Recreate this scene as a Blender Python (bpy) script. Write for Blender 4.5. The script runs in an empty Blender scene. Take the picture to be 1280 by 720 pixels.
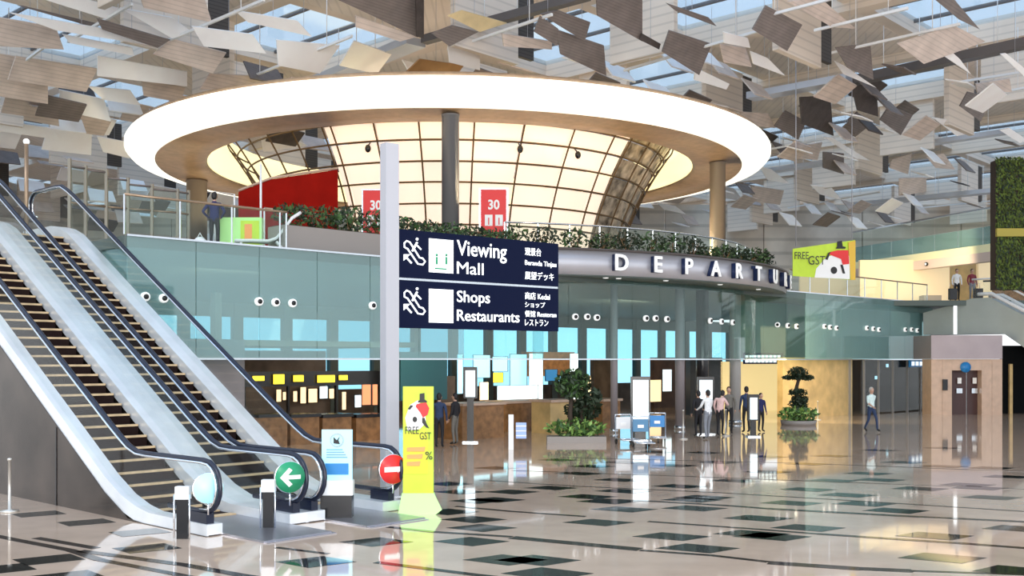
import bpy, bmesh, math, random
from mathutils import Vector, Matrix
random.seed(7)
C = bpy.context.scene.collection
# ------------------------------------------------------------------ camera
F, HZ, H = 1316.0, 450.4, 2.8
cam = bpy.data.objects.new('camera', bpy.data.cameras.new('camera'))
C.objects.link(cam)
cam.location = (0, 0, H)
cam.rotation_euler = (math.pi/2, 0, 0)
cam.data.sensor_width = 36
cam.data.lens = F/1280*36
cam.data.shift_y = (HZ-360)/1280
cam.data.clip_end = 600
bpy.context.scene.camera = cam
# ------------------------------------------------------------------ sky
w = bpy.data.worlds.new('sky'); bpy.context.scene.world = w
w.use_nodes = True
nt = w.node_tree; bg = nt.nodes['Background']
tc = nt.nodes.new('ShaderNodeTexCoord'); sx = nt.nodes.new('ShaderNodeSeparateXYZ')
rp_ = nt.nodes.new('ShaderNodeValToRGB'); rp_.color_ramp.elements[0].color = (.93, .97, 1, 1)
rp_.color_ramp.elements[1].color = (.50, .70, 1, 1)
nt.links.new(tc.outputs['Generated'], sx.inputs[0]); nt.links.new(sx.outputs[2], rp_.inputs[0])
nt.links.new(rp_.outputs[0], bg.inputs[0]); bg.inputs[1].default_value = 1.45
vs = bpy.context.scene.view_settings
vs.view_transform = 'Standard'; vs.look = 'None'; vs.gamma = 1; vs.exposure = 0.0
# sun, like the two area lamps, is fill added to brighten the hall
def lamp(name, kind, loc, energy, color=(1, 1, 1), size=1, target=None, size_y=None, spot=None):
    l = bpy.data.lights.new(name, kind); l.energy = energy; l.color = color
    if kind == 'AREA':
        l.size = size
        if size_y: l.shape = 'RECTANGLE'; l.size_y = size_y
    elif kind == 'SPOT': l.spot_size = spot; l.shadow_soft_size = size
    elif kind == 'SUN': l.angle = size
    else: l.shadow_soft_size = size
    o = bpy.data.objects.new(name, l); C.objects.link(o); o.location = loc
    if target is not None:
        o.rotation_euler = (Vector(target)-Vector(loc)).to_track_quat('-Z', 'Y').to_euler()
    return o
lamp('hall_fill', 'AREA', (10, -34, 20), 9000, (1, .97, .94), 26, (4, 40, 8))  # fill added behind the camera for overall brightness
lamp('ceiling_fill', 'AREA', (4, -16, .6), 11000, (1, .95, .90), 22, (4, 48, 17))  # added fill aimed upward to brighten the ceiling, no fixture
lamp('sun_fill', 'SUN', (0, 0, 40), 1.0, (1, .95, .9), .25, (18, 30, 10))

# ------------------------------------------------------------------ helpers
def at(x, y, Y): return Vector(((x-640)/F*Y, Y, H+(HZ-y)/F*Y))
def onz(x, y, z=0.0):
    Y = (H-z)*F/(y-HZ); return Vector(((x-640)/F*Y, Y, z))
def onpl(x, y, P, n):
    d = Vector(((x-640)/F, 1, (HZ-y)/F)); o = Vector((0, 0, H))
    return o+d*((Vector(P)-o).dot(n)/d.dot(n))
VX = Vector((.6785, .7346, 0)); UX = Vector((-.7346, .6785, 0)); ZX = Vector((0, 0, 1))
MATS = {}
def mat(name, col, rough=.5, metal=0, emit=0, ecol=None, noise=0, nscale=8, bump=0, alpha=1, stripes=None, coat=0, spec=.5, ncol=None):
    if name in MATS: return MATS[name]
    m = bpy.data.materials.new(name); m.use_nodes = True
    t = m.node_tree; b = t.nodes['Principled BSDF']
    c4 = (*col, 1)
    b.inputs['Base Color'].default_value = c4
    b.inputs['Roughness'].default_value = rough; b.inputs['Metallic'].default_value = metal
    b.inputs['Specular IOR Level'].default_value = spec
    b.inputs['Coat Weight'].default_value = coat
    if emit:
        b.inputs['Emission Color'].default_value = (*(ecol or col), 1); b.inputs['Emission Strength'].default_value = emit
    src = None
    co = t.nodes.new('ShaderNodeTexCoord')
    if noise or bump:
        n = t.nodes.new('ShaderNodeTexNoise'); n.inputs['Scale'].default_value = nscale; n.inputs['Detail'].default_value = 5
        t.links.new(co.outputs['Object'], n.inputs['Vector'])
        r = t.nodes.new('ShaderNodeValToRGB')
        d = noise
        c2 = ncol or tuple(min(1, c*(1+d)) for c in col)
        r.color_ramp.elements[0].position = .3; r.color_ramp.elements[1].position = .7
        r.color_ramp.elements[0].color = (*[c*(1-d) for c in col], 1); r.color_ramp.elements[1].color = (*c2, 1)
        t.links.new(n.outputs['Fac'], r.inputs[0]); src = r.outputs[0]
        if bump:
            bp = t.nodes.new('ShaderNodeBump'); bp.inputs['Strength'].default_value = bump; bp.inputs['Distance'].default_value = .02
            t.links.new(n.outputs['Fac'], bp.inputs['Height']); t.links.new(bp.outputs[0], b.inputs['Normal'])
    if stripes:
        axis, scale, dark = stripes
        wv = t.nodes.new('ShaderNodeTexWave'); wv.bands_direction = axis; wv.inputs['Scale'].default_value = scale
        t.links.new(co.outputs['Object'], wv.inputs['Vector'])
        r2 = t.nodes.new('ShaderNodeValToRGB'); r2.color_ramp.elements[0].position = .05; r2.color_ramp.elements[1].position = .2
        r2.color_ramp.elements[0].color = (dark, dark, dark, 1); r2.color_ramp.elements[1].color = (1, 1, 1, 1)
        t.links.new(wv.outputs['Fac'], r2.inputs[0])
        mx = t.nodes.new('ShaderNodeMixRGB'); mx.blend_type = 'MULTIPLY'; mx.inputs[0].default_value = 1
        mx.inputs[1].default_value = c4
        if src: t.links.new(src, mx.inputs[1])
        t.links.new(r2.outputs[0], mx.inputs[2]); src = mx.outputs[0]
    if src: t.links.new(src, b.inputs['Base Color'])
    MATS[name] = m
    if alpha < 1: b.inputs['Alpha'].default_value = alpha
    return m
def glass(name, tint, refl=.25, alpha=.8, rough=.03, body=None):
    """clear pane: tinted see-through, a fresnel reflection and a little body colour"""
    if name in MATS: return MATS[name]
    m = bpy.data.materials.new(name); m.use_nodes = True; t = m.node_tree
    t.nodes.remove(t.nodes['Principled BSDF']); out = t.nodes['Material Output']
    tr = t.nodes.new('ShaderNodeBsdfTransparent'); tr.inputs[0].default_value = (*tint, 1)
    gl = t.nodes.new('ShaderNodeBsdfGlossy'); gl.inputs[1].default_value = rough
    df = t.nodes.new('ShaderNodeBsdfDiffuse'); df.inputs[0].default_value = (*(body or tint), 1)
    m1 = t.nodes.new('ShaderNodeMixShader'); m1.inputs[0].default_value = alpha
    t.links.new(df.outputs[0], m1.inputs[1]); t.links.new(tr.outputs[0], m1.inputs[2])
    m2 = t.nodes.new('ShaderNodeMixShader'); fr = t.nodes.new('ShaderNodeLayerWeight'); fr.inputs[0].default_value = .5
    pw = t.nodes.new('ShaderNodeMath'); pw.operation = 'POWER'; pw.inputs[1].default_value = 5; t.links.new(fr.outputs['Facing'], pw.inputs[0])
    ad = t.nodes.new('ShaderNodeMath'); ad.operation = 'MULTIPLY_ADD'; ad.inputs[1].default_value = .6; ad.inputs[2].default_value = refl; ad.use_clamp = True
    t.links.new(pw.outputs[0], ad.inputs[0]); t.links.new(ad.outputs[0], m2.inputs[0])
    t.links.new(m1.outputs[0], m2.inputs[1]); t.links.new(gl.outputs[0], m2.inputs[2])
    t.links.new(m2.outputs[0], out.inputs[0]); MATS[name] = m
    return m
WL = {}
def wloc(o): return WL.get(o, Vector((0, 0, 0))) if o else Vector((0, 0, 0))
class MB:
    def __init__(s): s.v = []; s.f = []; s.mi = []; s.sm = []
    def add(s, vs, fs, m=0, smooth=False):
        b = len(s.v); s.v += [tuple(v) for v in vs]
        for f in fs: s.f.append([i+b for i in f]); s.mi.append(m); s.sm.append(smooth)
        return s
    def box(s, c, size, ax=None, m=0):
        X, Y, Z = ax or (Vector((1, 0, 0)), Vector((0, 1, 0)), ZX); c = Vector(c)
        a, b, d = [q/2 for q in size]
        vs = [c+X*(i*a)+Y*(j*b)+Z*(k*d) for i in (-1, 1) for j in (-1, 1) for k in (-1, 1)]
        return s.add(vs, [(0, 1, 3, 2), (4, 6, 7, 5), (0, 4, 5, 1), (2, 3, 7, 6), (0, 2, 6, 4), (1, 5, 7, 3)], m)
    def bb(s, x0, x1, y0, y1, z0, z1, m=0): return s.box(((x0+x1)/2, (y0+y1)/2, (z0+z1)/2), (x1-x0, y1-y0, z1-z0), None, m)
    def prism(s, poly, ext, m=0):
        n = len(poly); p = [Vector(q) for q in poly]; e = Vector(ext)
        return s.add(p+[q+e for q in p], [list(range(n))[::-1], [i+n for i in range(n)]]+[(i, (i+1) % n, (i+1) % n+n, i+n) for i in range(n)], m)
    def tube(s, path, r, n=8, m=0, closed=False, sx=1, up=None, caps=True):
        P = [Vector(p) for p in path]; K = len(P); R = r if isinstance(r, (list, tuple)) else [r]*K
        vs = []; prev = None
        for i, p in enumerate(P):
            a = P[(i-1) % K] if (closed or i) else p; b = P[(i+1) % K] if (closed or i < K-1) else p
            t = (b-a).normalized()
            if up is not None: side = t.cross(Vector(up)).normalized()
            else:
                if prev is None: side = t.cross(ZX if abs(t.z) < .9 else Vector((1, 0, 0))).normalized()
                else:
                    side = (prev-t*prev.dot(t)).normalized()
                prev = side
            nn = side.cross(t)
            for k in range(n):
                a2 = 2*math.pi*k/n; vs.append(p+side*math.cos(a2)*R[i]*sx+nn*math.sin(a2)*R[i])
        fs = []
        for i in range(K if closed else K-1):
            j = (i+1) % K
            for k in range(n): fs.append((i*n+k, i*n+(k+1) % n, j*n+(k+1) % n, j*n+k))
        if not closed and caps: fs += [list(range(n))[::-1], [(K-1)*n+k for k in range(n)]]
        return s.add(vs, fs, m, n > 4)
    def lathe(s, prof, c, n=24, a0=0, a1=2*math.pi, m=0, closed=False):
        full = abs(a1-a0-2*math.pi) < 1e-6; N = n if full else n+1; c = Vector(c); K = len(prof)
        vs = []
        for i in range(N):
            a = a0+(a1-a0)*i/n
            for r, z in prof: vs.append(c+Vector((math.cos(a)*r, math.sin(a)*r, z)))
        fs = []
        for i in range(n):
            j = (i+1) % N
            for k in range(K if closed else K-1):
                l = (k+1) % K; fs.append((i*K+k, j*K+k, j*K+l, i*K+l))
        if closed and not full: fs += [list(range(K)), [(N-1)*K+k for k in range(K)][::-1]]
        return s.add(vs, fs, m, True)
    def ell(s, c, r, m=0, seg=10, ring=7):
        c = Vector(c); vs = [c+Vector((0, 0, r[2]))]
        for i in range(1, ring):
            a = math.pi*i/ring
            for k in range(seg):
                b = 2*math.pi*k/seg; vs.append(c+Vector((r[0]*math.sin(a)*math.cos(b), r[1]*math.sin(a)*math.sin(b), r[2]*math.cos(a))))
        vs.append(c-Vector((0, 0, r[2]))); L = len(vs)-1
        fs = [(0, 1+k, 1+(k+1) % seg) for k in range(seg)]
        for i in range(ring-2):
            for k in range(seg):
                a = 1+i*seg; fs.append((a+k, a+seg+k, a+seg+(k+1) % seg, a+(k+1) % seg))
        a = 1+(ring-2)*seg; fs += [(a+(k+1) % seg, a+k, L) for k in range(seg)]
        return s.add(vs, fs, m, True)
    def build(s, name, mats, parent=None, world=True, fix=True):
        me = bpy.data.meshes.new(name); me.from_pydata(s.v, [], s.f)
        for m in (mats if isinstance(mats, (list, tuple)) else [mats]): me.materials.append(m)
        me.polygons.foreach_set('material_index', s.mi); me.polygons.foreach_set('use_smooth', s.sm)
        if fix:
            bm = bmesh.new(); bm.from_mesh(me); bmesh.ops.recalc_face_normals(bm, faces=bm.faces); bm.to_mesh(me); bm.free()
        o = bpy.data.objects.new(name, me); C.objects.link(o)
        put(o, parent, world); return o
def put(o, parent, world=True):
    if parent:
        o.parent = parent
        if world: o.location = -wloc(parent); WL[o] = Vector((0, 0, 0))
        else: WL[o] = wloc(parent)+o.location
def tag(o, label=None, cat=None, group=None, kind=None):
    if label: o['label'] = label
    if cat: o['category'] = cat
    if group: o['group'] = group
    if kind: o['kind'] = kind
    return o
def thing(name, label, cat, loc=(0, 0, 0), rz=0, group=None, kind=None):
    o = bpy.data.objects.new(name, None); C.objects.link(o); o.location = loc; o.rotation_euler = (0, 0, rz)
    o.empty_display_size = .2; WL[o] = Vector(loc)
    return tag(o, label, cat, group, kind)
def inst(name, me, parent, loc=(0, 0, 0), rz=0):
    o = bpy.data.objects.new(name, me); C.objects.link(o); o.parent = parent; o.location = loc; o.rotation_euler = (0, 0, rz)
    return o
def copy_tree(o, loc=None, rz=None, parent=None):
    c = o.copy(); C.objects.link(c)
    if parent: c.parent = parent
    if loc is not None: c.location = loc; WL[c] = Vector(loc)
    if rz is not None: c.rotation_euler = (0, 0, rz)
    for ch in list(o.children): copy_tree(ch, parent=c)
    return c
DG = None
def text(name, body, m, parent, P, xd, height, zd=ZX, width=None, depth=.01, align='LEFT', side=None, bold=0, spacing=1):
    """letters as thin solid shapes, lower left at P, reading along xd"""
    cu = bpy.data.curves.new(name, 'FONT'); cu.body = body; cu.extrude = depth/2; cu.size = 1; cu.offset = bold
    cu.resolution_u = 3; cu.space_character = spacing
    to = bpy.data.objects.new(name, cu); C.objects.link(to)
    dg = bpy.context.evaluated_depsgraph_get()
    me = bpy.data.meshes.new_from_object(to.evaluated_get(dg)); bpy.data.objects.remove(to)
    if not me.vertices: return None
    xs = [v.co.x for v in me.vertices]; ys = [v.co.y for v in me.vertices]
    w0, h0 = max(xs)-min(xs), max(ys)-min(ys); sy = height/h0; sxx = width/w0 if width else sy
    off = -.5*w0*sxx if align == 'CENTER' else 0
    nd = Vector(xd).cross(Vector(zd)); P = Vector(P)
    for v in me.vertices:
        a = (v.co.x-min(xs))*sxx+off; b = (v.co.y-min(ys))*sy
        v.co = P+Vector(xd)*a+Vector(zd)*b+nd*(v.co.z+depth/2)
    me.materials.clear(); me.materials.append(m)
    if side:
        me.materials.append(side)
        for p in me.polygons: p.material_index = 0 if p.normal.dot(nd) > .8 else 1
    me.update()
    if side:
        for p in me.polygons: p.material_index = 0 if abs(p.normal.dot(nd)) > .8 else 1
    o = bpy.data.objects.new(name, me); C.objects.link(o); put(o, parent); return o

# ------------------------------------------------------------------ materials
m_floor = mat('polished_beige_terrazzo', (.66, .50, .38), .055, noise=.10, nscale=1.3, coat=.35, spec=.6)
m_tile = mat('polished_black_granite', (.018, .022, .02), .05, noise=.3, nscale=9, coat=.3, spec=.6)
m_strip = mat('dark_inlay_stone', (.03, .024, .02), .07, noise=.2, nscale=7, spec=.6)
m_steel = mat('brushed_steel', (.62, .66, .70), .24, 1, noise=.07, nscale=30)
m_deck = mat('satin_aluminium', (.84, .88, .92), .32, .45, noise=.10, nscale=1.2)
m_chrome = mat('chrome', (.85, .88, .92), .08, 1)
m_dsteel = mat('dark_bronze_steel', (.075, .058, .048), .22, .85, noise=.35, nscale=1.0)
m_rub = mat('dark_rubber', (.008, .012, .03), .3)
m_stepd = mat('step_metal', (.016, .007, .006), .8, 0, spec=.15, stripes=('X', 12, .5))
m_nose = mat('tan_yellow_nosing', (.62, .45, .26), .5, noise=.2, nscale=5)
m_white = mat('white_paint', (.82, .83, .84), .4)
m_grey = mat('grey_paint', (.42, .42, .46), .4, .3)
m_greyd = mat('grey_column', (.22, .215, .22), .45)
m_black = mat('black_gloss', (.010, .010, .012), .25)
m_taupe = mat('warm_grey_column', (.22, .17, .125), .55)
m_ringl = mat('lit_ring_acrylic', (1, .95, .8), .4, emit=1.08, ecol=(1, .97, .84))
m_cove = mat('lit_cove', (1, .88, .6), .4, emit=1.15, ecol=(1, .86, .46))
m_ringb = mat('ring_timber_soffit', (.46, .31, .19), .45, noise=.15, nscale=3)
m_basket = mat('bronze_lattice', (.13, .075, .03), .45, .4)
m_lit = mat('backlit_drum_panel', (.85, .66, .52), .5, emit=.80, ecol=(1, .80, .64), noise=.10, nscale=.35)
m_drumg = mat('mottled_drum_glass', (.20, .15, .10), .2, noise=.8, nscale=1.6, ncol=(.75, .62, .48))
m_red = mat('red_render', (.30, .008, .004), .85, spec=.08, noise=.12, nscale=2)
m_redb = mat('red_banner', (.80, .03, .03), .5)
m_wht = mat('white_print', (.92, .92, .9), .5)
m_glb = glass('teal_band_glass', (.75, .93, .95), .08, .66, .04, body=(.34, .54, .53))
m_gld = glass('green_canopy_glass', (.88, .97, .96), .035, .95, .04, body=(.14, .28, .25))
m_glc = glass('clear_glass', (.975, .99, .985), .012, .996)
m_glg = glass('guard_glass', (.93, .98, .96), .015, .99, body=(.5, .65, .6))
m_win = glass('window_pane', (.62, .90, 1.0), .02, .99)
m_sky = glass('skylight_pane', (.80, .90, .98), .04, .85, .1, body=(.6, .7, .8))
m_sof = mat('dark_soffit', (.10, .13, .12), .5)
m_beige = mat('beige_ceiling_plank', (.78, .69, .60), .6, noise=.05, nscale=.4, stripes=('Z', .9, .84))
m_lid = mat('beige_ceiling_lid', (.80, .73, .66), .6, noise=.06, nscale=.5, stripes=('X', .8, .88))
m_slot = mat('dark_louvre_slot', (.07, .06, .055), .6, stripes=('Z', 2.2, .5))
m_truss = mat('pale_truss', (.60, .64, .72), .35, .3)
m_trussd = mat('dark_truss', (.12, .11, .11), .5)
m_plW = mat('lit_white_reflector_sheet', (.98, .95, .94), .38, noise=.05, nscale=1)  # white base colour stands in for aluminium catching light
m_plT = mat('tan_reflector_sheet', (.66, .55, .48), .5, noise=.12, nscale=1.5, stripes=('Z', 2.5, .85))
m_plD = mat('taupe_perforated_sheet', (.20, .165, .15), .55, noise=.15, nscale=2, stripes=('Z', 4, .75))
m_plK = mat('dark_perforated_sheet', (.07, .055, .05), .6, noise=.25, nscale=3)
m_plB = mat('bronze_reflector_sheet', (.34, .18, .07), .5, noise=.15, nscale=2)
m_plG = mat('gold_reflector_sheet', (.74, .58, .32), .5, noise=.1, nscale=2)
m_stone = mat('pinkish_stone', (.62, .44, .33), .35, noise=.10, nscale=3)
m_wood = mat('warm_timber', (.30, .15, .06), .4, noise=.35, nscale=4)
m_woodl = mat('golden_panel', (.66, .46, .20), .35, noise=.2, nscale=1.5)
m_leaf = mat('leaf_green', (.06, .13, .035), .5, noise=.5, nscale=6)
m_leafd = mat('dark_leaf', (.018, .035, .014), .6, noise=.5, nscale=6)
m_leafl = mat('lime_leaf', (.25, .42, .10), .5, noise=.4, nscale=5)
m_moss = mat('living_wall_foliage', (.09, .13, .02), .8, noise=.7, nscale=5)
m_soil = mat('soil', (.05, .035, .025), .9)
m_pot = mat('grey_planter', (.30, .27, .25), .5)
m_lime = mat('lime_print', (.55, .75, .04), .45, noise=.06, nscale=3)
m_limel = mat('pale_lime_plastic', (.52, .90, .32), .4)
m_limey = mat('yellow_green_print', (.66, .68, .03), .45)
m_orng = mat('orange_print', (.95, .35, .10), .5)
m_ink = mat('ink_black', (.012, .012, .012), .5)
m_navy = mat('lit_navy_sign', (.003, .004, .010), .6, spec=.1, emit=.028, ecol=(.02, .14, 1))
m_wsign = mat('backlit_white', (1, 1, 1), .4, emit=1.1, ecol=(.9, .97, 1))
m_cyanp = mat('pale_cyan_board', (.42, .80, .92), .4, emit=.25, ecol=(.5, .9, 1))
m_bluep = mat('blue_print', (.02, .22, .55), .4)
m_green = mat('green_sign', (.02, .30, .14), .35)
m_redsg = mat('red_sign', (.78, .03, .03), .35)
m_scr = mat('lit_screen', (.8, .95, 1), .3, emit=1.1, ecol=(.80, .94, 1))
m_yel = mat('lit_yellow_sign', (1, .8, .05), .3, emit=1.2, ecol=(1, .80, .04))
m_warm = mat('lit_warm_panel', (1, .8, .5), .3, emit=1.3, ecol=(1, .72, .40))
m_coral = mat('lit_coral_panel', (1, .4, .2), .3, emit=.8, ecol=(1, .36, .16))
m_ltb = mat('lit_blue_panel', (.4, .8, 1), .3, emit=1.0, ecol=(.40, .80, 1))
m_gold = mat('glowing_gold_wall', (.9, .7, .35), .4, emit=.75, ecol=(1, .78, .36))  # glow put into the timber wall in place of washer light
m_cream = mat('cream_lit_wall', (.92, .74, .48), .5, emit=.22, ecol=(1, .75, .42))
m_pink = mat('pale_pink_edge', (.86, .72, .66), .5)
m_shop = mat('shop_interior', (.10, .07, .05), .6, noise=.5, nscale=1.2)
m_teald = mat('dark_teal_wall', (.02, .10, .13), .4)
m_skin = mat('skin', (.50, .30, .21), .55); m_hair = mat('black_hair', (.012, .010, .010), .6)
def cloth(n, c): return mat(n, c, .8, noise=.12, nscale=14)

# ------------------------------------------------------------------ floor with its inlays
fl = thing('floor', 'polished beige stone concourse floor with black square inlays', None, kind='structure')
del fl['label']
mb = MB(); mb.bb(-60, 80, -14, 120, -.3, 0)
fm = mb.build('paving', m_floor, fl)
def tile_axes(X):
    k = max(0, min(1, (X+6)/8)); return Vector((.63-.10*k, .44-.03*k, 0)), Vector((.40+.34*k, -.44+.03*k, 0))
tiles = [(61, 699.5), (184, 685.5), (175, 665.5), (108, 653), (48, 642.5), (82, 721), (-2, 712), (470, 677.5), (589, 677), (395, 702.5), (592, 649.5), (602, 660),
 (598, 626.2), (560, 640), (672, 700.5), (684, 717), (632, 700), (748, 653.2), (780, 636.8), (840, 670.8), (872, 685.5), (948, 648), (940, 667.5), (865, 625), (868, 635.5),
 (1010, 660), (965, 671), (1080, 630), (1120, 638.5), (1168, 670), (1178, 697.5), (1240, 622), (1225, 610), (1275, 714), (1275, 661), (990, 629), (1040, 601), (1010, 612), (1085, 592), (1100, 600),
 (760, 627), (735, 621), (640, 615), (690, 610), (725, 592), (775, 600), (780, 614), (850, 608), (880, 622), (845, 582), (900, 578), (960, 590), (700, 575), (620, 585), (560, 605), (575, 615),
 (620, 625), (1130, 578), (1180, 583), (1210, 606), (1240, 585), (1260, 596), (960, 571), (1040, 570), (1100, 563), (1180, 560), (820, 565), (780, 578), (740, 583), (880, 566), (1010, 580), (1150, 611), (1060, 619), (920, 601)]
mt = MB().prism([(-.48, -.38, 0), (.05, .03, 0), (.6, .0, 0), (.1, -.4, 0)], (0, 0, .004))
for (x, y) in tiles:
    c = onz(x, y); e1, e2 = tile_axes(c.x)
    b = MB().prism([-(e1+e2)/2, (e1-e2)/2, (e1+e2)/2, (e2-e1)/2], (0, 0, .003))
    o = b.build('black_tile', m_tile, fl, world=False); o.location = (c.x, c.y, .001)
strips = [([(-10, 669), (22, 675.5), (88, 688), (125, 700)], .16), ([(45, 672.5), (120, 685.5)], .16), ([(100, 688.8), (230, 706.2), (300, 719), (360, 728)], .17),
 ([(125, 700), (215, 717), (250, 724)], .14), ([(345, 684.5), (410, 692.5)], .10), ([(470, 703), (595, 718.8), (640, 724)], .14),
 ([(485, 658.8), (542, 665), (640, 671.2)], .14), ([(640, 672), (800, 687)], .26), ([(800, 688), (890, 694.5), (960, 702.5)], .12), ([(960, 703.5), (1075, 711.2), (1140, 714)], .24), ([(1140, 714), (1290, 719)], .12),
 ([(570, 633), (640, 639.5), (732, 645.8)], .12), ([(810, 652), (940, 661.2), (1022, 667.5)], .12), ([(1022, 667.5), (1205, 679.5), (1290, 686)], .16),
 ([(722, 622.5), (820, 627), (915, 632.5), (960, 636)], .16), ([(960, 636), (1148, 646.2), (1290, 653)], .20), ([(600, 600), (722, 608), (900, 616), (1100, 628), (1290, 640)], .09),
 ([(640, 588), (900, 597), (1290, 612)], .08), ([(700, 572), (1000, 579), (1290, 590)], .08)]
for pts, wd in strips:
    P = [onz(*p) for p in pts]; mb = MB()
    L = []; R = []
    for i, p in enumerate(P):
        t = (P[min(i+1, len(P)-1)]-P[max(i-1, 0)]).normalized(); n = Vector((-t.y, t.x, 0)); L.append(p+n*wd/2); R.append(p-n*wd/2)
    mb.prism(L+R[::-1], (0, 0, .005)); mb.build('inlay_strip', m_strip, fl)

# ------------------------------------------------------------------ facade and level-two deck
P0 = Vector((-6.8, 30, 0)); TX = Vector((.72, .694, 0)); NX = Vector((-.694, .72, 0))
def fp(t, n=0, z=0): return P0+TX*t+NX*n+ZX*z
CD = Vector((-3.0, 53.5, 0))            # centre of the round drum and ring
def cp(r, a, z=0): return CD+Vector((math.sin(a)*r, -math.cos(a)*r, z))   # a = 0 faces the camera, positive right
def ang_for_px(px, r):
    best = None
    for i in range(-900, 901):
        a = math.radians(i/10); p = cp(r, a)
        if p.y < 1: continue
        e = abs(640+p.x/p.y*F-px)
        if (best is None or e < best[0]) and math.cos(a) > .1: best = (e, a)
    return best[1]
S0 = Vector((-9.94, 26.98, 0))
EO = Vector((-5.68, 17.47, 0))
def ep(u, v, z=0): return EO+UX*u+VX*v+ZX*z
deck = MB()
poly = [S0, fp(48), fp(48, 24), ep(40, -14), ep(14.2, -14), ep(14.2, 4.2)]
deck.prism([p+ZX*5.72 for p in poly], (0, 0, .28))
deck.lathe([(0, 5.93), (16.3, 5.93), (16.3, 6.0), (0, 6.0)], CD, 72)
tag(deck.build('ceiling_2', [m_sof]), kind='structure').name = 'trim_1'
# teal glass band, pane by pane
band = thing('wall_front', None, None, kind='structure')
ZB0, ZB1 = 2.86, 6.0
def pane(a, b, z0, z1, m, par, nm='glass_pane', th=.03, gap=.012):
    a = Vector(a); b = Vector(b); d = (b-a).normalized(); n = Vector((-d.y, d.x, 0))
    q = MB().box((a+b)/2+ZX*((z0+z1)/2), ((b-a).length-2*gap, th, z1-z0), (d, n, ZX))
    return q.build(nm, m, par)
ts = [-4.3+i*1.92 for i in range(9)]
ts = [t for t in ts if t < 11.0]+[11.0]
pts = [fp(t) for t in ts]
a0 = math.atan2((fp(11)-CD).x, -(fp(11)-CD).y); a1 = math.atan2((fp(27.07)-CD).x, -(fp(27.07)-CD).y)
arc = [cp(15.0, a0+(a1-a0)*i/11, 0) for i in range(12)]
pts2 = [fp(27.07+i*(42.4-27.07)/9) for i in range(10)]
allp = pts+arc+pts2
for i in range(len(allp)-1):
    mid = (allp[i]+allp[i+1])/2; pane(allp[i], allp[i+1], ZB0, ZB1, m_gld if 7 < (mid-P0).dot(TX) < 29 else m_glb, band)
side = [ep(9.6+i*1.55, 4.2) for i in range(4)]
for i in range(3): pane(side[i], side[i+1], 3.4, ZB1, m_glb, band)
edge = MB()
for i in range(len(allp)-1):
    a, b = allp[i], allp[i+1]; d = (b-a).normalized(); n = Vector((-d.y, d.x, 0))
    edge.box((a+b)/2+ZX*2.84, ((b-a).length, .10, .05), (d, n, ZX)); edge.box((a+b)/2+ZX*6.02, ((b-a).length, .12, .05), (d, n, ZX))
edge.build('edge_trim', m_steel, band)
# wall washers fixed on the band, in threes
def washer(p, n):
    q = MB(); d = Vector(n).normalized(); q.tube([p, p+d*.10], .12, 12, 0); q.tube([p+d*.10, p+d*.13], .07, 10, 1)
    return q
wl_mat = mat('lamp_white', (.95, .96, .94), .3, emit=.5, ecol=(1, 1, 1))
WPX = [(180, 371), (203, 373), (322, 377), (343, 378), (364, 379), (464, 382), (718, 396), (733, 396), (745, 397), (806, 398), (818, 398), (832, 399), (886, 401), (900, 402), (914, 403),
       (972, 406), (983, 407), (994, 408), (1029, 408), (1036, 409), (1044, 410), (1082, 410), (1090, 411), (1097, 412), (1130, 412), (1138, 412), (1145, 413)]
def face_pt(x, y):
    """where a ray meets the front face of the band"""
    best = None
    for i in range(len(allp)-1):
        a, b = allp[i], allp[i+1]; d = (b-a).normalized(); n = Vector((-d.y, d.x, 0))
        p = onpl(x, y, a, n); s = (p-a).dot(d)
        if -.01 <= s <= (b-a).length+.01 and p.y > 0 and (best is None or p.y < best[0].y): best = (p, n)
    return best
names3 = ['left', 'middle', 'right']
sites = ['at the escalators, left of two', 'at the escalators, right of two', 'right of the escalators, left of three', 'right of the escalators, middle of three', 'right of the escalators, right of three', 'alone, just left of the tall sign post']
for g_ in ('right of direction sign', 'under the first letters', 'under the middle letters', 'under the last letters', 'just past the round canopy', 'midway to the stone portal', 'nearest the stone portal'):
    sites += ['%s, %s of three' % (g_, k) for k in names3]
for (x, y), s_ in zip(WPX, sites):
    r = face_pt(x, y)
    if not r: continue
    p, n = r; n = n if n.y < 0 else -n
    o = washer(Vector((0, 0, 0)), n).build('wall_washer', [wl_mat, m_black]); o.location = p+n*.02
    tag(o, 'small round white spotlight on teal glass band, '+s_, 'spotlight', 'round spotlights on the teal glass band')

# round canopy fascia with planter
fa0 = ang_for_px(668, 16.4); fa1 = fa0+math.radians(75)
def arcwall(r0, r1, z0, z1, a0, a1, n, m):
    q = MB(); q.lathe([(r0, z0), (r1, z0), (r1, z1), (r0, z1)], CD, n, a0-math.pi/2, a1-math.pi/2, m, closed=True); return q
can = thing('canopy_fascia', 'curved grey fascia band of round canopy carrying the big white letters', 'fascia', CD+ZX*6)
q = arcwall(16.1, 16.4, 5.90, 6.78, fa0-.25, fa1, 70, 0)
q.build('fascia_panel', mat('fascia_grey', (.60, .60, .65), .35, .5, noise=.05, nscale=1), can)
arcwall(15.9, 16.5, 6.78, 6.86, fa0-.25, fa1, 70, 0).build('top_lip', mat('dark_lip', (.09, .075, .07), .4), can)
arcwall(14.6, 16.38, 5.86, 5.90, fa0-.25, fa1, 70, 0).build('soffit', m_sof, can)
LET = [('D', 774), ('E', 819), ('P', 857), ('A', 890), ('R', 919), ('T', 943), ('U', 964), ('R', 979), ('E', 988)]
m_letf = mat('letter_white', (.92, .94, .95), .4, emit=.25, ecol=(1, 1, 1)); m_lets = mat('letter_navy_side', (.01, .025, .09), .4)
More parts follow.
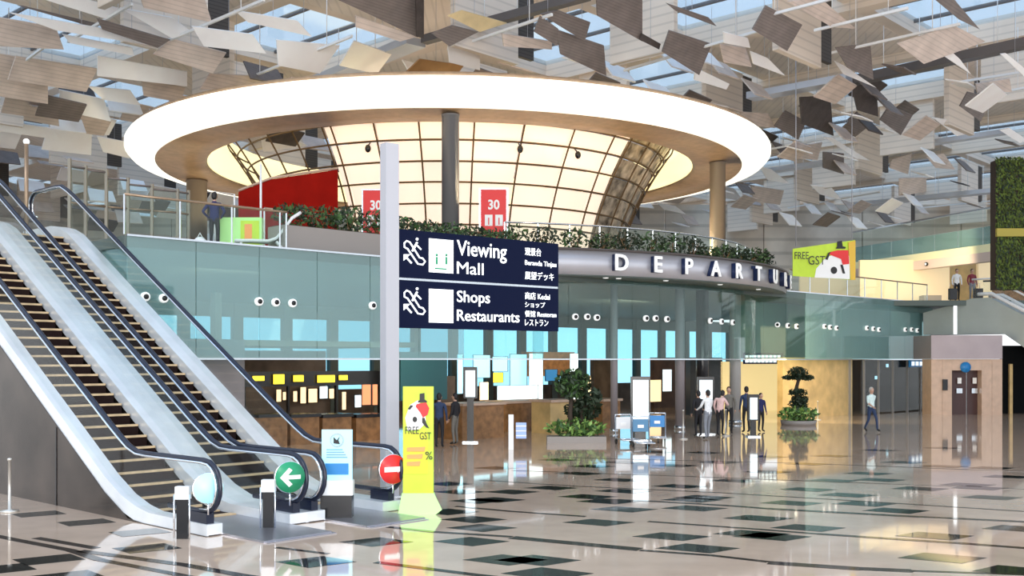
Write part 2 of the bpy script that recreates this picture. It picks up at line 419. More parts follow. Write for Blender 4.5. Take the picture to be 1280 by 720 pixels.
la = [ang_for_px(x, 16.45) for _, x in LET]
la[-2] = la[-3]+(la[-3]-la[-4])*.95; la[-1] = la[-2]+(la[-3]-la[-4])*.9
for (ch, x), a in zip(LET, la):
    p = cp(16.62, a, 6.07); xd = Vector((math.cos(a), math.sin(a), 0))
    o = text('letter_'+ch.lower(), ch, m_letf, can, p, xd, .60, depth=.05, align='CENTER', bold=.02)
    q = text('letter_side', ch, m_lets, o, p-Vector((math.sin(a), -math.cos(a), 0))*.20, xd, .60, depth=.195, align='CENTER', bold=.02)
    q.parent = o; q.location = (0, 0, 0)
for x, y in [(757, 345), (773, 346), (832, 352), (900, 357), (948, 361)]:
    a = ang_for_px(x, 15.9); p = cp(15.9, a, 5.86)
    o = MB().lathe([(0, -.03), (.09, -.03), (.11, 0), (0, 0)], (0, 0, 0), 12).build('downlight', wl_mat, can, world=False)
    o.location = p-Vector(can.location)

# foliage helper -----------------------------------------------------
def leaves(q, c, rad, n, size, m=0, mats=1, flat=1.0, up=.3):
    c = Vector(c)
    for _ in range(n):
        while True:
            d = Vector((random.uniform(-1, 1), random.uniform(-1, 1), random.uniform(-1, 1)))
            if .2 < d.length < 1: break
        p = c+Vector((d.x*rad[0], d.y*rad[1], d.z*rad[2])); a = Vector((random.gauss(0, 1), random.gauss(0, 1), random.gauss(0, 1)*flat+up)).normalized()
        b = a.cross(Vector((random.gauss(0, 1), random.gauss(0, 1), random.gauss(0, 1)))).normalized()
        s = size*random.uniform(.6, 1.3); k = random.randrange(mats)+m
        q.add([p-a*s, p-b*s*.4, p+a*s, p+b*s*.4], [(0, 1, 2, 3)], k)
    return q
def shrub(name, label, c, rad, n, size, cat='plant', grp=None, mats=None, kind=None):
    t = thing(name, label, cat, c, 0, grp)
    q = leaves(MB(), (0, 0, rad[2]), rad, n, size, 0, len(mats or [m_leaf, m_leafd]))
    o = q.build('foliage', mats or [m_leaf, m_leafd], t, world=False, fix=False)
    s = MB()
    for k in range(4):
        s.tube([(0, 0, 0), (random.uniform(-.5, .5)*rad[0], random.uniform(-.5, .5)*rad[1], rad[2]*1.3)], [.02, .008], 5)
    s.build('stem', m_wood, t, world=False)
    return t
# planter trough behind the fascia and along the deck edge
trough = thing('planter_trough', 'long low planter trough on the rim of the round canopy', 'planter', CD+ZX*6)
arcwall(15.2, 16.1, 6.06, 6.80, fa0-.25, fa1-.1, 60, 0).build('trough_wall', m_pot, trough)
arcwall(15.3, 16.0, 6.80, 6.83, fa0-.25, fa1-.1, 60, 0).build('soil', m_soil, trough)
tr2 = thing('planter_trough', 'straight grey planter trough on deck edge left of the tall sign post', 'planter', fp(4, 1, 6))
d0, d1 = .6, 10.2
MB().box(fp((d0+d1)/2, .85, 6.38), (d1-d0, .9, .76), (TX, NX, ZX)).build('trough_wall', m_pot, tr2)
MB().box(fp((d0+d1)/2, .85, 6.77), (d1-d0-.1, .8, .03), (TX, NX, ZX)).build('soil', m_soil, tr2)
k = 0
for i in range(9):
    t_ = 1.1+i*1.05
    shrub('trough_shrub', 'dark leafy shrub in straight deck-edge trough, number %s from its left end' % ['one', 'two', 'three', 'four', 'five', 'six', 'seven', 'eight', 'nine'][i], fp(t_, .85, 6.78), (.62, .4, .33+.1*random.random()), 230, .10, grp='shrubs in the straight trough')
for i in range(16):
    a = fa0-.2+(i+.3)*.072
    nm = ['first', 'second', 'third', 'fourth', 'fifth', 'sixth', 'seventh', 'eighth', 'ninth', 'tenth', 'eleventh', 'twelfth', 'thirteenth', 'fourteenth', 'fifteenth', 'sixteenth'][i]
    shrub('trough_shrub', 'leafy shrub on rim of the round canopy above the big letters, %s from the left' % nm, cp(15.65, a, 6.83), (.6, .4, random.choice([.28, .36, .45])), 200, .10, grp='shrubs on the round canopy rim', mats=[m_leaf, m_leafd] if i % 3 else [m_leafd, m_leafd])
# glass guard rails on deck
def guard(name, label, pts, z0, z1, post_m, every=1, rail_m=None, inset=.0):
    t = thing(name, label, 'railing', pts[0]+ZX*z0)
    for i in range(len(pts)-1): pane(pts[i], pts[i+1], z0+.06, z1-.04, m_glg, t, 'guard_pane', .02, .03)
    q = MB(); q.tube([p+ZX*z1 for p in pts], .035, 8); q.build('top_rail', rail_m or m_steel, t)
    for p in pts[::every]: MB().bb(p.x-.02, p.x+.02, p.y-.02, p.y+.02, z0, z1).build('rail_post', post_m, t)
    return t
m_brz = mat('bronze_rail', (.34, .24, .16), .35, .5)
guard('glass_railing', 'glass railing with bronze top rail along deck edge by the escalators', [fp(-4.3+i*1.53, .12) for i in range(4)]+[fp(.5, .12)], 6.05, 7.08, m_steel, rail_m=m_brz)
guard('glass_railing', 'glass railing behind the straight planter trough on deck edge', [fp(.6+i*1.75, 1.5) for i in range(7)], 6.0, 7.35, m_steel, rail_m=m_brz)
guard('glass_railing', 'curved glass railing around lit drum behind the canopy planting', [cp(14.9, fa0-.05+i*.085) for i in range(14)], 6.0, 7.9, m_steel)
guard('glass_railing', 'glass railing on far deck edge between round canopy and stone portal', [fp(27.6+i*1.8, .12) for i in range(9)], 6.05, 7.05, m_steel, rail_m=m_brz)

# ------------------------------------------------------------------ lit ring
ring = thing('halo_ring', 'huge glowing oval ring hanging on columns around the lit drum', 'light ring', CD+ZX*12.3)
prof = [(15.45, 13.12), (15.6, 13.06), (15.7, 12.9), (15.7, 12.65), (15.5, 12.42), (15.1, 12.28), (14.6, 12.2), (14.3, 12.2), (14.3, 12.4), (15.0, 12.9)]
MB().lathe(prof, CD, 96, closed=True).build('lit_outer_rim', m_ringl, ring)
MB().lathe([(14.35, 12.17), (14.3, 12.2), (13.2, 12.12), (12.15, 12.17), (12.0, 12.3), (13.9, 12.5)], CD, 96, closed=True).build('soffit_band', m_ringb, ring)
MB().lathe([(12.12, 12.2), (11.75, 12.6), (11.4, 13.2), (11.3, 13.9), (11.5, 13.9), (11.9, 13.2), (12.2, 12.4)], CD, 96, closed=True).build('lit_inner_cove', m_cove, ring)
MB().lathe([(11.5, 13.2), (15.45, 13.1), (15.45, 13.25), (11.5, 13.35)], CD, 96, closed=True).build('top_plate', m_ringb, ring)
for k in range(12):   # spots added without fixtures to brighten the ring's soffit
    a = math.radians(k*30+12); lamp('soffit_fill', 'SPOT', cp(12.6, a, 7.4), 420, (1, .80, .5), .3, cp(13.4, a, 12), spot=1.9)
for px, wd, m, lab, rr in [(563, .33, m_greyd, 'round grey column in front of lit drum holding up the glowing ring', 13.6), (897, .37, m_taupe, 'brown column under the right end of the glowing ring', 14.0), (246, .52, m_taupe, 'wide brown column under the left end of the glowing ring beside the man in navy', 14.0)]:
    a = ang_for_px(px, rr); p = cp(rr, a)
    if px == 246: p = Vector((-.2994*54.5, 54.5, 0))
    if px == 897: p = Vector((.1953*49.5, 49.5, 0))
    t = thing('ring_column', lab, 'column', p+ZX*6)
    MB().lathe([(0, 0), (wd, 0), (wd, 6.04), (wd*1.06, 6.04), (wd*1.06, 6.11), (0, 6.11)], (0, 0, 0), 20).build('shaft', m, t, world=False)
    MB().lathe([(0, 0), (wd*1.3, 0), (wd*1.3, .12), (0, .12)], (0, 0, 0), 20).build('base_plate', m_steel, t, world=False)

# ------------------------------------------------------------------ lit drum
drum = thing('lit_drum', 'flared round drum of backlit cream panels in a bronze lattice on upper deck', 'drum', CD+ZX*6)
def dr(z):   # radius of the bowl at height z
    k = (z-6)/7.2; return 8.0+.9*k+2.1*k**2.2
zs = [6.0, 6.9, 7.75, 8.6, 9.45, 10.3, 11.1, 11.9, 12.6, 13.2]
aL = ang_for_px(424, 9.4); aR = ang_for_px(772, 9.9)
ribs_px = [437, 482, 530, 589, 642, 695, 738]
ra = [aL]+[ang_for_px(x, 9.2) for x in ribs_px]+[aR]
def dpanel(aa, ab, z0, z1, m, nm, dr_=-.08, K=2):
    q = MB(); vs = []
    for r_off in (0, -.05):
        for z in (z0, z1):
            for i in range(K+1):
                vs.append(cp(dr(z)+dr_+r_off, aa+(ab-aa)*i/K, z))
    n = K+1; f = []
    for s_ in (0, 2*n):
        for i in range(K): f.append((s_+i, s_+i+1, s_+n+i+1, s_+n+i))
    q.add(vs, f); q.add([vs[0], vs[n], vs[3*n], vs[2*n]], [(0, 1, 2, 3)]); q.add([vs[n-1], vs[2*n-1], vs[4*n-1], vs[3*n-1]], [(0, 1, 2, 3)])
    return q.build(nm, m, drum)
for i in range(len(ra)-1):
    for j in range(len(zs)-1): dpanel(ra[i]+.002, ra[i+1]-.002, zs[j]+.02, zs[j+1]-.02, m_lit, 'lit_panel')
aq = aR
while aq < math.radians(150):
    for j in range(len(zs)-1): dpanel(aq+.002, aq+.148, zs[j]+.02, zs[j+1]-.02, m_drumg, 'mottled_panel')
    aq += .15
for a in ra+[aR+.15*i for i in range(1, 10)]+[aL-.16*i for i in range(1, 9)]:
    MB().tube([cp(dr(z)+.06, a, z) for z in zs], .04, 6).build('rib', m_basket, drum)
for z in zs[1:]:
    q = MB(); q.tube([cp(dr(z)+.05, aL-1.28+(aR+1.35-aL+1.28)*i/60, z) for i in range(61)], .042, 6); q.build('hoop', m_basket, drum)
for x in (459, 651, 724): # small black floodlights on the drum
    a = ang_for_px(x, 10.3)
    q = MB(); p = cp(dr(11.6)+.3, a, 11.6); q.ell((0, 0, 0), (.13, .13, .17)); q.tube([(0, 0, .1), Vector((-math.sin(a)*.3, math.cos(a)*.3, .35))], .03, 6)
    o = q.build('drum_floodlight', m_black, drum, world=False); o.location = p-Vector(drum.location)
lamp('drum_light', 'POINT', CD+ZX*10, 300, (1, .85, .65), 2)
# red wedge wall and its banners
rw = thing('red_wall', 'dark red sloping-topped wall standing left of the lit drum', 'wall')
P = [at(298, 290, 40.5), at(298, 240, 40.5), at(340, 224, 40.8), at(422, 212, 41.3), at(422, 290, 41.3)]
P[0].z = 6.0; P[-1].z = 6.0
mbq = MB().prism(P, (-.25, 1.6, 0)); mbq.build('wall_body', m_red, rw)
MB().tube([P[1]+Vector((0, -.02, .05)), P[2]+Vector((0, -.02, .05)), P[3]+Vector((0, -.02, .05))], .05, 6).build('coping', m_stone, rw)
def banner(x0, x1, y0, y1, Y, lab):
    t = thing('red_banner', lab, 'banner', at((x0+x1)/2, y1, Y))
    a, b = at(x0, y0, Y), at(x1, y1, Y); t.location.z = 6.0; WL[t] = Vector(t.location)
    MB().bb(a.x, b.x, Y-.02, Y+.02, b.z, a.z).build('cloth', m_redb, t)
    MB().bb(a.x-.05, b.x+.05, Y-.03, Y+.03, a.z, a.z+.05).build('top_bar', m_steel, t)
    for xx in (a.x, b.x): MB().bb(xx-.03, xx+.03, Y-.03, Y+.03, 6.0, a.z).build('post', m_steel, t)
    W_ = b.x-a.x; Hh = a.z-b.z
    text('lettering', '30', m_wht, t, Vector((a.x+W_*.3, Y-.025, a.z-Hh*.40)), Vector((1, 0, 0)), Hh*.2, width=W_*.42, bold=.03)
    for s_ in (.18, .56):
        q = MB().bb(a.x+W_*s_, a.x+W_*(s_+.28), Y-.028, Y-.02, a.z-Hh*.72, a.z-Hh*.5); q.build('white_print', m_wht, t)
        MB().bb(a.x+W_*(s_+.12), a.x+W_*(s_+.16), Y-.032, Y-.028, a.z-Hh*.70, a.z-Hh*.56).build('red_print', m_redb, t)
banner(600, 634, 237, 300, 39.6, 'red banner with white print right of the grey round column')
banner(453, 486, 238, 300, 39.6, 'red banner with white print partly behind the tall sign post')

# ------------------------------------------------------------------ ground floor behind the glass band
back = thing('wall_back', None, None, kind='structure')
for i in range(24):
    t_ = -12+i*2.9
    MB().box(fp(t_, 22, 2.9), (.5, .4, 5.8), (TX, NX, ZX)).build('mullion', m_sof, back)
    pane(fp(t_+.25, 22), fp(t_+2.65, 22), 1.2, 5.0, m_win, back, 'window_pane', .03, 0)
    MB().box(fp(t_+1.45, 22, 5.4), (2.4, .3, .8), (TX, NX, ZX)).build('lintel', m_sof, back)
    MB().box(fp(t_+1.45, 22, .6), (2.4, .3, 1.2), (TX, NX, ZX)).build('sill_wall', m_shop, back)
# dark back of shops at left, lit stuff in front
sh = thing('wall_shops', None, None, kind='structure')
sh.name = 'wall_left'
MB().box(fp(3, 12, 1.6), (13.5, .3, 3.2), (TX, NX, ZX)).build('shop_wall', m_shop, sh)
MB().box(fp(.5, 9, 3.4), (19, 6, .2), (TX, NX, ZX)).build('shop_ceiling', m_sof, sh)
def inpx(x, n):  # t where pixel column x crosses the plane n behind the facade
    k = (x-640)/F; return (k*(P0.y+NX.y*n)-(P0.x+NX.x*n))/(TX.x-k*TX.y)
def zpx(x, y, n):
    t_ = inpx(x, n); Y = fp(t_, n).y; return H+(HZ-y)/F*Y
def fbox(x0, x1, y0, y1, n, th, m, nm, par=None, z0=None):
    t0, t1 = inpx(x0, n), inpx(x1, n); za = zpx((x0+x1)/2, y0, n); zb = zpx((x0+x1)/2, y1, n) if z0 is None else z0
    q = MB().box(fp((t0+t1)/2, n, (za+zb)/2), (abs(t1-t0), th, abs(za-zb)), (TX, NX, ZX))
    return q.build(nm, m, par)
# dark beam carrying the yellow row signs
beam = thing('sign_beam', 'long black gantry beam carrying yellow lit row signs above check-in desks', 'gantry', fp(3, 7, 0))
fbox(300, 478, 464, 482, 7, .3, m_black, 'beam', beam)
for x in (305, 360, 420, 474): fbox(x-1, x+1, 478, 560, 7.1, .12, m_black, 'post', beam, z0=0)
def litbox(nm, x0, x1, y0, y1, n, m, lab, cat, grp=None, txt=None):
    t = thing(nm if nm != 'lit_panel' else 'light_box', lab, cat, fp(inpx((x0+x1)/2, n), n, 0), 0, grp)
    fbox(x0-.5, x1+.5, y0-.5, y1+.5, n+.05, .08, m_black, 'casing', t)
    fbox(x0, x1, y0, y1, n, .05, m, 'lit_face', t)
    if txt:
        p = fp(inpx(x0+1.5, n-.05), n-.05, zpx((x0+x1)/2, y1-1, n))
        text('lettering', txt, m_ink, t, p, TX, abs(zpx(x0, y0, n)-zpx(x0, y1, n))*.6)
    return t
for x0, x1, y0, y1, l in [(316, 330, 470, 476, 'pale yellow lit row sign, leftmost on the black gantry beam'), (342, 355, 468, 480, 'large yellow lit row sign, second on the black gantry beam'), (367, 379, 469, 477, 'small yellow lit row sign, third on the black gantry beam'), (397, 418, 469, 478, 'widest yellow lit row sign on the black gantry beam'), (424, 434, 469, 475, 'cream lit row sign, rightmost on the black gantry beam')]:
    litbox('row_sign', x0, x1, y0, y1, 6.75, m_yel, l, 'sign', 'yellow lit row signs')
words = ['first', 'second', 'third', 'fourth', 'fifth', 'sixth', 'seventh', 'eighth', 'ninth', 'tenth', 'eleventh']
for i, (x0, x1, y0, y1, m) in enumerate([(346, 351, 487, 502, m_warm), (354, 357, 490, 500, m_warm), (367, 371, 489, 502, m_warm), (376, 382, 484, 504, m_warm), (386, 396, 486, 503, m_warm), (400, 409, 483, 498, m_scr), (412, 417, 486, 498, m_warm), (428, 432, 490, 512, m_warm), (444, 451, 494, 509, m_scr), (453, 463, 475, 506, m_coral), (466, 477, 474, 506, m_coral)]):
    litbox('shop_light_panel', x0, x1, y0, y1, 11.6, m, 'upright lit shop panel at left of the tall post, %s from the left' % words[i], 'light panel', 'lit shop panels left of the tall post')
for i, (x0, x1) in enumerate([(316, 352), (356, 392), (396, 432), (438, 474)]):
    t = thing('check_in_desk', 'dark timber check-in desk under the yellow row signs, %s from the left' % words[i], 'desk', fp(inpx((x0+x1)/2, 4), 4, 0), 0, 'check-in desks left of the tall post')
    fbox(x0, x1, 520, 560, 4, .7, m_wood, 'desk_body', t, z0=0); fbox(x0-1, x1+1, 517, 521, 4, .85, m_black, 'desk_top', t)
# brown kiosks / counters right of the lime totem
for (x0, x1, y0, n, m, l) in [(547, 560, 505, 3, m_shop, 'dark low counter just right of the lime totem'), (566, 618, 503, 2, m_wood, 'dark timber counter in the middle of the hall behind the info board'), (620, 682, 500, 4, m_wood, 'long reddish timber information counter under the blue light panels'), (676, 710, 499, 2, m_woodl, 'golden timber counter end left of the potted tree'), (742, 764, 498, 3, m_wood, 'short timber counter right of the potted tree')]:
    t = thing('timber_counter', l, 'counter', fp(inpx((x0+x1)/2, n), n, 0))
    fbox(x0, x1, y0+2, 560, n, 1.0, m, 'counter_body', t, z0=0); fbox(x0-1, x1+1, y0, y0+3, n, 1.2, m_stone, 'counter_top', t)
for (x0, x1, y0, y1, n, m, l) in [(572, 578, 443, 492, 9, m_ltb, 'slim pale blue lit strip above the dark counter'), (592, 612, 444, 472, 12, m_ltb, 'pale blue lit panel behind the hanging white info board'), (616, 634, 446, 464, 12, m_ltb, 'pale blue lit panel over the yellow kiosk'), (638, 658, 443, 490, 12, m_ltb, 'tall light blue panel above middle of the information counter'), (662, 678, 442, 500, 11.5, m_scr, 'white and cyan lit panel left of the blue shop sign'), (682, 696, 462, 476, 9, m_bluep, 'square blue shop sign left of the potted tree'), (617, 628, 466, 478, 9, m_yel, 'small yellow lit emblem above the information counter'), (600, 610, 478, 500, 8, m_warm, 'small warm lit display beside the info board'), (622, 672, 482, 499, 10, m_scr, 'wide white lit backdrop above the information counter'), (713, 722, 442, 500, 9, m_scr, 'narrow white lit shop banner right of the potted tree'), (727, 738, 470, 498, 9, m_warm, 'warm lit shop window right of the potted tree'), (812, 826, 475, 502, 12, m_warm, 'warm lit shop window right of the white screen totem'), (829, 839, 462, 489, 7, m_scr, 'white and blue hanging screen near grey column')]:
    litbox('lit_panel', x0, x1, y0, y1, n, m, l, 'light panel')
fbox(655, 715, 440, 470, 13, .4, m_wood, 'trim_3').name = 'trim_3'; tag(bpy.data.objects['trim_3'], kind='structure')
fbox(498, 556, 440, 500, 6, .3, m_teald, 'wall_2'); tag(bpy.data.objects['wall_2'], kind='structure'); bpy.data.objects['wall_2'].name = 'wall_middle'
fbox(548, 566, 470, 560, 7, .3, m_shop, 'trim_4', z0=0); tag(bpy.data.objects['trim_4'], kind='structure')
fbox(740, 768, 450, 520, 14, .3, m_shop, 'trim_5', z0=0); tag(bpy.data.objects['trim_5'], kind='structure')
fbox(815, 870, 447, 560, 13, .3, mat('shop_brown', (.10, .05, .03), .5, noise=.4, nscale=2), 'trim_6', z0=0); tag(bpy.data.objects['trim_6'], kind='structure')
fbox(860, 900, 447, 560, 6, .3, m_black, 'trim_7', z0=0); tag(bpy.data.objects['trim_7'], kind='structure')
# golden wall, LED board, dark shopfront, stone portal on the right
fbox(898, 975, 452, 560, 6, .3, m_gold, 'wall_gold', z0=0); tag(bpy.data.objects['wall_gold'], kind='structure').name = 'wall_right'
fbox(975, 1062, 447, 560, .8, .3, m_woodl, 'w', z0=0); o = bpy.data.objects['w']; tag(o, kind='structure'); o.name = 'wall_right_2'
lb = thing('departure_board', 'blue and white dotted LED board above the golden wall', 'sign', fp(inpx(954, .3), .3, 0))
fbox(930, 978, 441, 455, 2.05, .12, m_navy, 'casing', lb)
for r_ in range(2):
    for c_ in range(9): fbox(932+c_*5, 935+c_*5, 444+r_*6, 447+r_*6, 1.95, .04, m_scr, 'led_dots', lb)
for i in range(9):
    MB().box(fp(28.5+i*2.2, 2.9, 4.3), (2.18, .2, 2.8), (TX, NX, ZX)).build('backing_panel', mat('dark_teal_backing', (.07, .15, .145), .5, noise=.2, nscale=.6), back)
shopf = thing('wall_far', None, None, kind='structure')
m_matte = mat('matte_black', (.007, .008, .009), .9, spec=.05)
fbox(1062, 1166, 449, 530, 2.2, .2, m_matte, 'dark_back', shopf, z0=0)
xs = [1062, 1080, 1098, 1116, 1134, 1150, 1163]
for i in range(6):
    t0, t1 = inpx(xs[i], .2), inpx(xs[i+1], .2)
    pane(fp(t0, .2), fp(t1, .2), .05, 2.85, m_glc, shopf, 'shop_pane'); MB().box(fp(t0, .2, 1.42), (.07, .1, 2.84), (TX, NX, ZX)).build('mullion', m_greyd, shopf)
sg = thing('toilet_sign', 'small blue lit sign above dark shopfront left of the stone portal', 'sign', fp(inpx(1146, -.1), -.1, 0))
fbox(1137, 1157, 450, 459, -.1, .12, m_bluep, 'casing', sg)
for c_ in range(3): fbox(1140+c_*5, 1143+c_*5, 452, 457, -.18, .03, m_scr, 'symbol', sg)
for i, (x, y) in enumerate([(1097, 462), (1108, 455), (1094, 470)]): litbox('display_light', x, x+2, y, y+4, 1.9, m_ltb, 'tiny pale light inside the dark shopfront, %s' % ['left one', 'upper right one', 'lowest one'][i], 'light')
# stone portal
PY = 54.0
por = thing('wall_portal', None, None, kind='structure'); por.name = 'wall_stone'
def wbox(x0, x1, y0, y1, Y, th, m, nm, par, z0=None):
    a, b = at(x0, y0, Y), at(x1, y1, Y); zb = b.z if z0 is None else z0
    return MB().bb(a.x, b.x, Y, Y+th, zb, a.z).build(nm, m, par)
for i, (x0, x1) in enumerate([(1164, 1178), (1178, 1190), (1227, 1240), (1240, 1253)]): wbox(x0+.15, x1-.15, 449, 518, PY, 1.2, m_stone, 'stone_panel', por, 0)
wbox(1190, 1227, 449, 463, PY, 1.2, m_stone, 'stone_panel', por)
wbox(1164, 1253, 419, 448.7, PY-.15, 2.4, mat('mauve_metal', (.42, .35, .36), .4, .4, noise=.06, nscale=1), 'metal_fascia', por)
dd = thing('door_1', None, None, kind='structure')
for x0, x1 in [(1190, 1208), (1209, 1227)]:
    o = wbox(x0, x1, 463, 518, PY+.5, .08, mat('dark_door', (.06, .022, .02), .35), 'door_leaf', dd, 0)
    h = at((x0+x1)/2, 495, PY+.42); MB().bb(h.x-.15, h.x+.15, h.y-.04, h.y, 1.1, 1.35).build('push_plate', m_steel, dd)
    MB().bb(h.x-.1, h.x+.1, h.y-.04, h.y, 1.6, 1.9).build('door_notice', m_wht, dd)
c = at(1207, 459, PY-.05)
o = MB().tube([(0, .04, 0), (0, -.02, 0)], .27, 18).build('round_door_sign', m_bluep); o.location = c
tag(o, 'round blue sign above the dark double door in the stone portal', 'sign')
c = at(1181, 481, PY-.03)
o = MB().bb(-.12, .12, -.08, .03, -.28, .28).build('wall_notice', m_black); o.location = c; tag(o, 'small black box on stone wall left of the double door', 'box')
wbox(1253, 1300, 432, 518, PY+1.5, .3, m_matte, 'dark_recess', por, 0)
wbox(1262, 1266, 455, 518, PY+1.3, .15, m_woodl, 'timber_post', por, 0)
# upper right: level-two wall, level-three band
ur = thing('wall_upper', None, None, kind='structure'); ur.name = 'wall_right_3'
A = Vector((23.2, 72.4, 0)); B = Vector((29.4, 57.5, 0))
def seg(a, b, s0, s1, z0, z1, th, m, nm, par, off=0):
    a = Vector(a); b = Vector(b); d = (b-a).normalized(); n = Vector((-d.y, d.x, 0)); p0 = a+(b-a)*s0; p1 = a+(b-a)*s1
    return MB().box((p0+p1)/2+n*off+ZX*(z0+z1)/2, ((p1-p0).length, th, z1-z0), (d, n, ZX)).build(nm, m, par)
def lx(x, y, Y): return at(x, y, Y)
# level-three edge (built between two plan points, nearer on the right)
EA = Vector((at(1066, 0, 72).x, 72, 0)); EB = Vector((at(1262, 0, 59).x, 59, 0))
seg(EA, EB, 0, 1, 8.45, 9.0, .5, m_pink, 'pink_edge', ur)
seg(EA, EB, 0, 1, 9.0, 9.45, .5, mat('cream_strip', (.80, .80, .55), .5, emit=.15, ecol=(1, 1, .6)), 'cream_strip', ur)
for i in range(7):
    s0, s1 = i/7+.002, (i+1)/7-.002
    p, q_ = EA+(EB-EA)*s0, EA+(EB-EA)*s1
    pane(p, q_, 9.45, 10.5, m_glb, ur, 'glass_pane', .05); pane(p, q_, 10.52, 11.5, m_glg, ur, 'guard_pane', .03)
seg(EA, EB, 0, 1, 11.5, 11.6, .1, m_steel, 'top_rail', ur)
for i, x in enumerate([1097, 1113, 1128, 1145, 1167]):
    s_ = [.16, .25, .335, .43, .545][i]; p = EA+(EB-EA)*s_; d = (EB-EA).normalized(); n = Vector((-d.y, d.x, 0)); n = n if n.y < 0 else -n
    o = washer(Vector((0, 0, 0)), n).build('wall_washer', [m_black, wl_mat]); o.location = p+n*.27+ZX*8.72
    tag(o, 'small dark round fitting on pale pink upper edge, %s from the left' % words[i], 'spotlight', 'dark fittings on the pink upper edge')
# cream wall on level two with brown recess
WY = 66
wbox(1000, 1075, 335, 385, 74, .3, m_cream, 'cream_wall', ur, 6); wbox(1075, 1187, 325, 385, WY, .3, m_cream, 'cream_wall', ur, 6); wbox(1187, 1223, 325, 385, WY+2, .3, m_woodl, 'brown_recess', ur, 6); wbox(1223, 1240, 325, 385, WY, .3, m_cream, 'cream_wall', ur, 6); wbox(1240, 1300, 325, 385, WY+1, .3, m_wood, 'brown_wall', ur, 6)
wbox(1155, 1177, 369, 385, WY-1.5, .8, mat('grey_box', (.35, .31, .26), .5), 'cabinet_box', None, 6); o = bpy.data.objects['cabinet_box']; tag(o, 'grey brown low cabinet before the cream wall on the upper right deck', 'cabinet')
lamp('wall_wash', 'AREA', at(1140, 345, 62)+ZX*.2, 260, (1, .8, .5), 6, at(1140, 360, 66))
deck2 = MB().bb(20, 44, 56.2, 80, 5.72, 6.0); tag(deck2.build('trim_8', m_sof), kind='structure')
# green living wall
gw = thing('living_wall', 'tall dark green living wall panel at the right edge of view', 'green wall', at(1262, 360, 50))
a, b = at(1245, 200, 50), at(1300, 362, 50)
MB().bb(a.x, b.x, 50, 50.6, b.z, a.z).build('backing', m_soil, gw)
q = MB()
for _ in range(5200):
    x = random.uniform(a.x-.02, b.x); z = random.uniform(b.z, a.z+.1); p = Vector((x, 50-random.uniform(0, .14), z)); s_ = random.uniform(.05, .12)
    u_ = Vector((random.gauss(0, .5), -.3, -1+random.gauss(0, .4))).normalized(); v_ = u_.cross(Vector((random.gauss(0, .4), -1, random.gauss(0, .4)))).normalized()
    q.add([p-u_*s_, p-v_*s_*.4, p+u_*s_, p+v_*s_*.4], [(0, 1, 2, 3)], random.choice([0, 0, 1]))
tag(q.build('foliage', [m_moss, m_leafd], gw, fix=False), kind='stuff')
MB().bb(a.x-.03, b.x, 49.82, 50, at(0, 296, 50).z, at(0, 286, 50).z).build('yellow_rail', mat('dull_yellow', (.42, .34, .05), .5), gw)

# grey block behind the escalators and a reflection in the glass built as a pillar
gb = thing('stone_block', 'grey stone block wall behind the right escalator', 'block', fp(inpx(265, 1.2), 1.2, 0))
fbox(228, 297, 424, 500, 1.2, .8, mat('grey_stone', (.27, .23, .23), .4, noise=.08, nscale=2), 'block_body', gb, z0=0)
fbox(266, 274, 366, 424, 1.2, .3, m_stone, 'reflection_bar', gb)

# ------------------------------------------------------------------ columns, totems, people ground level
def column(x, ybase, w_px, lab, z1=5.70, m=None):
    p = cp(14.6, ang_for_px(x, 14.6)); r = w_px/2*p.y/F
    t = thing('canopy_column', lab, 'column', p)
    MB().lathe([(0, 0), (r, 0), (r, z1), (0, z1)], (0, 0, 0), 20).build('shaft', m or m_greyd, t, world=False)
    MB().lathe([(0, 0), (r*1.15, 0), (r*1.15, .15), (0, .15)], (0, 0, 0), 20).build('base_ring', m_steel, t, world=False)
column(919, 543, 14, 'grey round canopy column in front of the golden wall', m=mat('col_light', (.42, .41, .40), .4))
column(850, 541, 12, 'grey round canopy column between the two white screens', m=mat('col_mid', (.28, .25, .26), .4))
column(768, 541, 9, 'slim grey canopy column left of the luggage trolleys', m=mat('col_mid', (.28, .25, .26), .4))
column(878, 536, 16, 'dark wide canopy column behind the group of travellers', m=m_black)
def screen_totem(x, y0, y1, yb, w_px, lab):
    p = onz(x, yb); s_ = p.y/F; w2 = w_px/2*s_; zt = H+(HZ-y0)*s_; zb_ = H+(HZ-y1)*s_
    t = thing('screen_totem', lab, 'screen', p)
    MB().bb(-w2-.07, w2+.07, -.08, .12, zb_-.05, zt+.12).build('casing', m_black, t, world=False)
    MB().bb(-w2, w2, -.10, -.08, zb_, zt).build('lit_screen', m_scr, t, world=False)
    MB().bb(-w2*.7, w2*.7, -.06, .1, 0, zb_-.05).build('pedestal', m_black, t, world=False)
    MB().bb(-w2-.1, w2+.1, -.2, .25, 0, .05).build('foot', m_steel, t, world=False)
screen_totem(800.5, 475, 533, 551, 19, 'tall white lit screen totem behind the luggage trolleys')
screen_totem(882, 475, 506, 543, 16, 'white lit screen totem behind the people in the centre right')
screen_totem(588, 463, 496, 553, 12, 'white lit info board standing left of the information counter')
screen_totem(941.5, 497, 524, 546, 9, 'small narrow white lit totem right of the grey canopy column')
# white board low
p = onz(640, 562); t = thing('blue_notice_board', 'white post with blue striped notice board before the counters', 'board', p)
MB().bb(-.11, .05, -.04, .04, 0, 1.1).build('post', m_white, t, world=False)
MB().bb(.12, .45, -.03, .03, .35, .85).build('board_face', mat('pale_blue', (.35, .50, .85), .4), t, world=False)
for k in range(3): MB().bb(.12, .45, -.04, -.03, .42+k*.15, .46+k*.15).build('stripe', m_white, t, world=False)
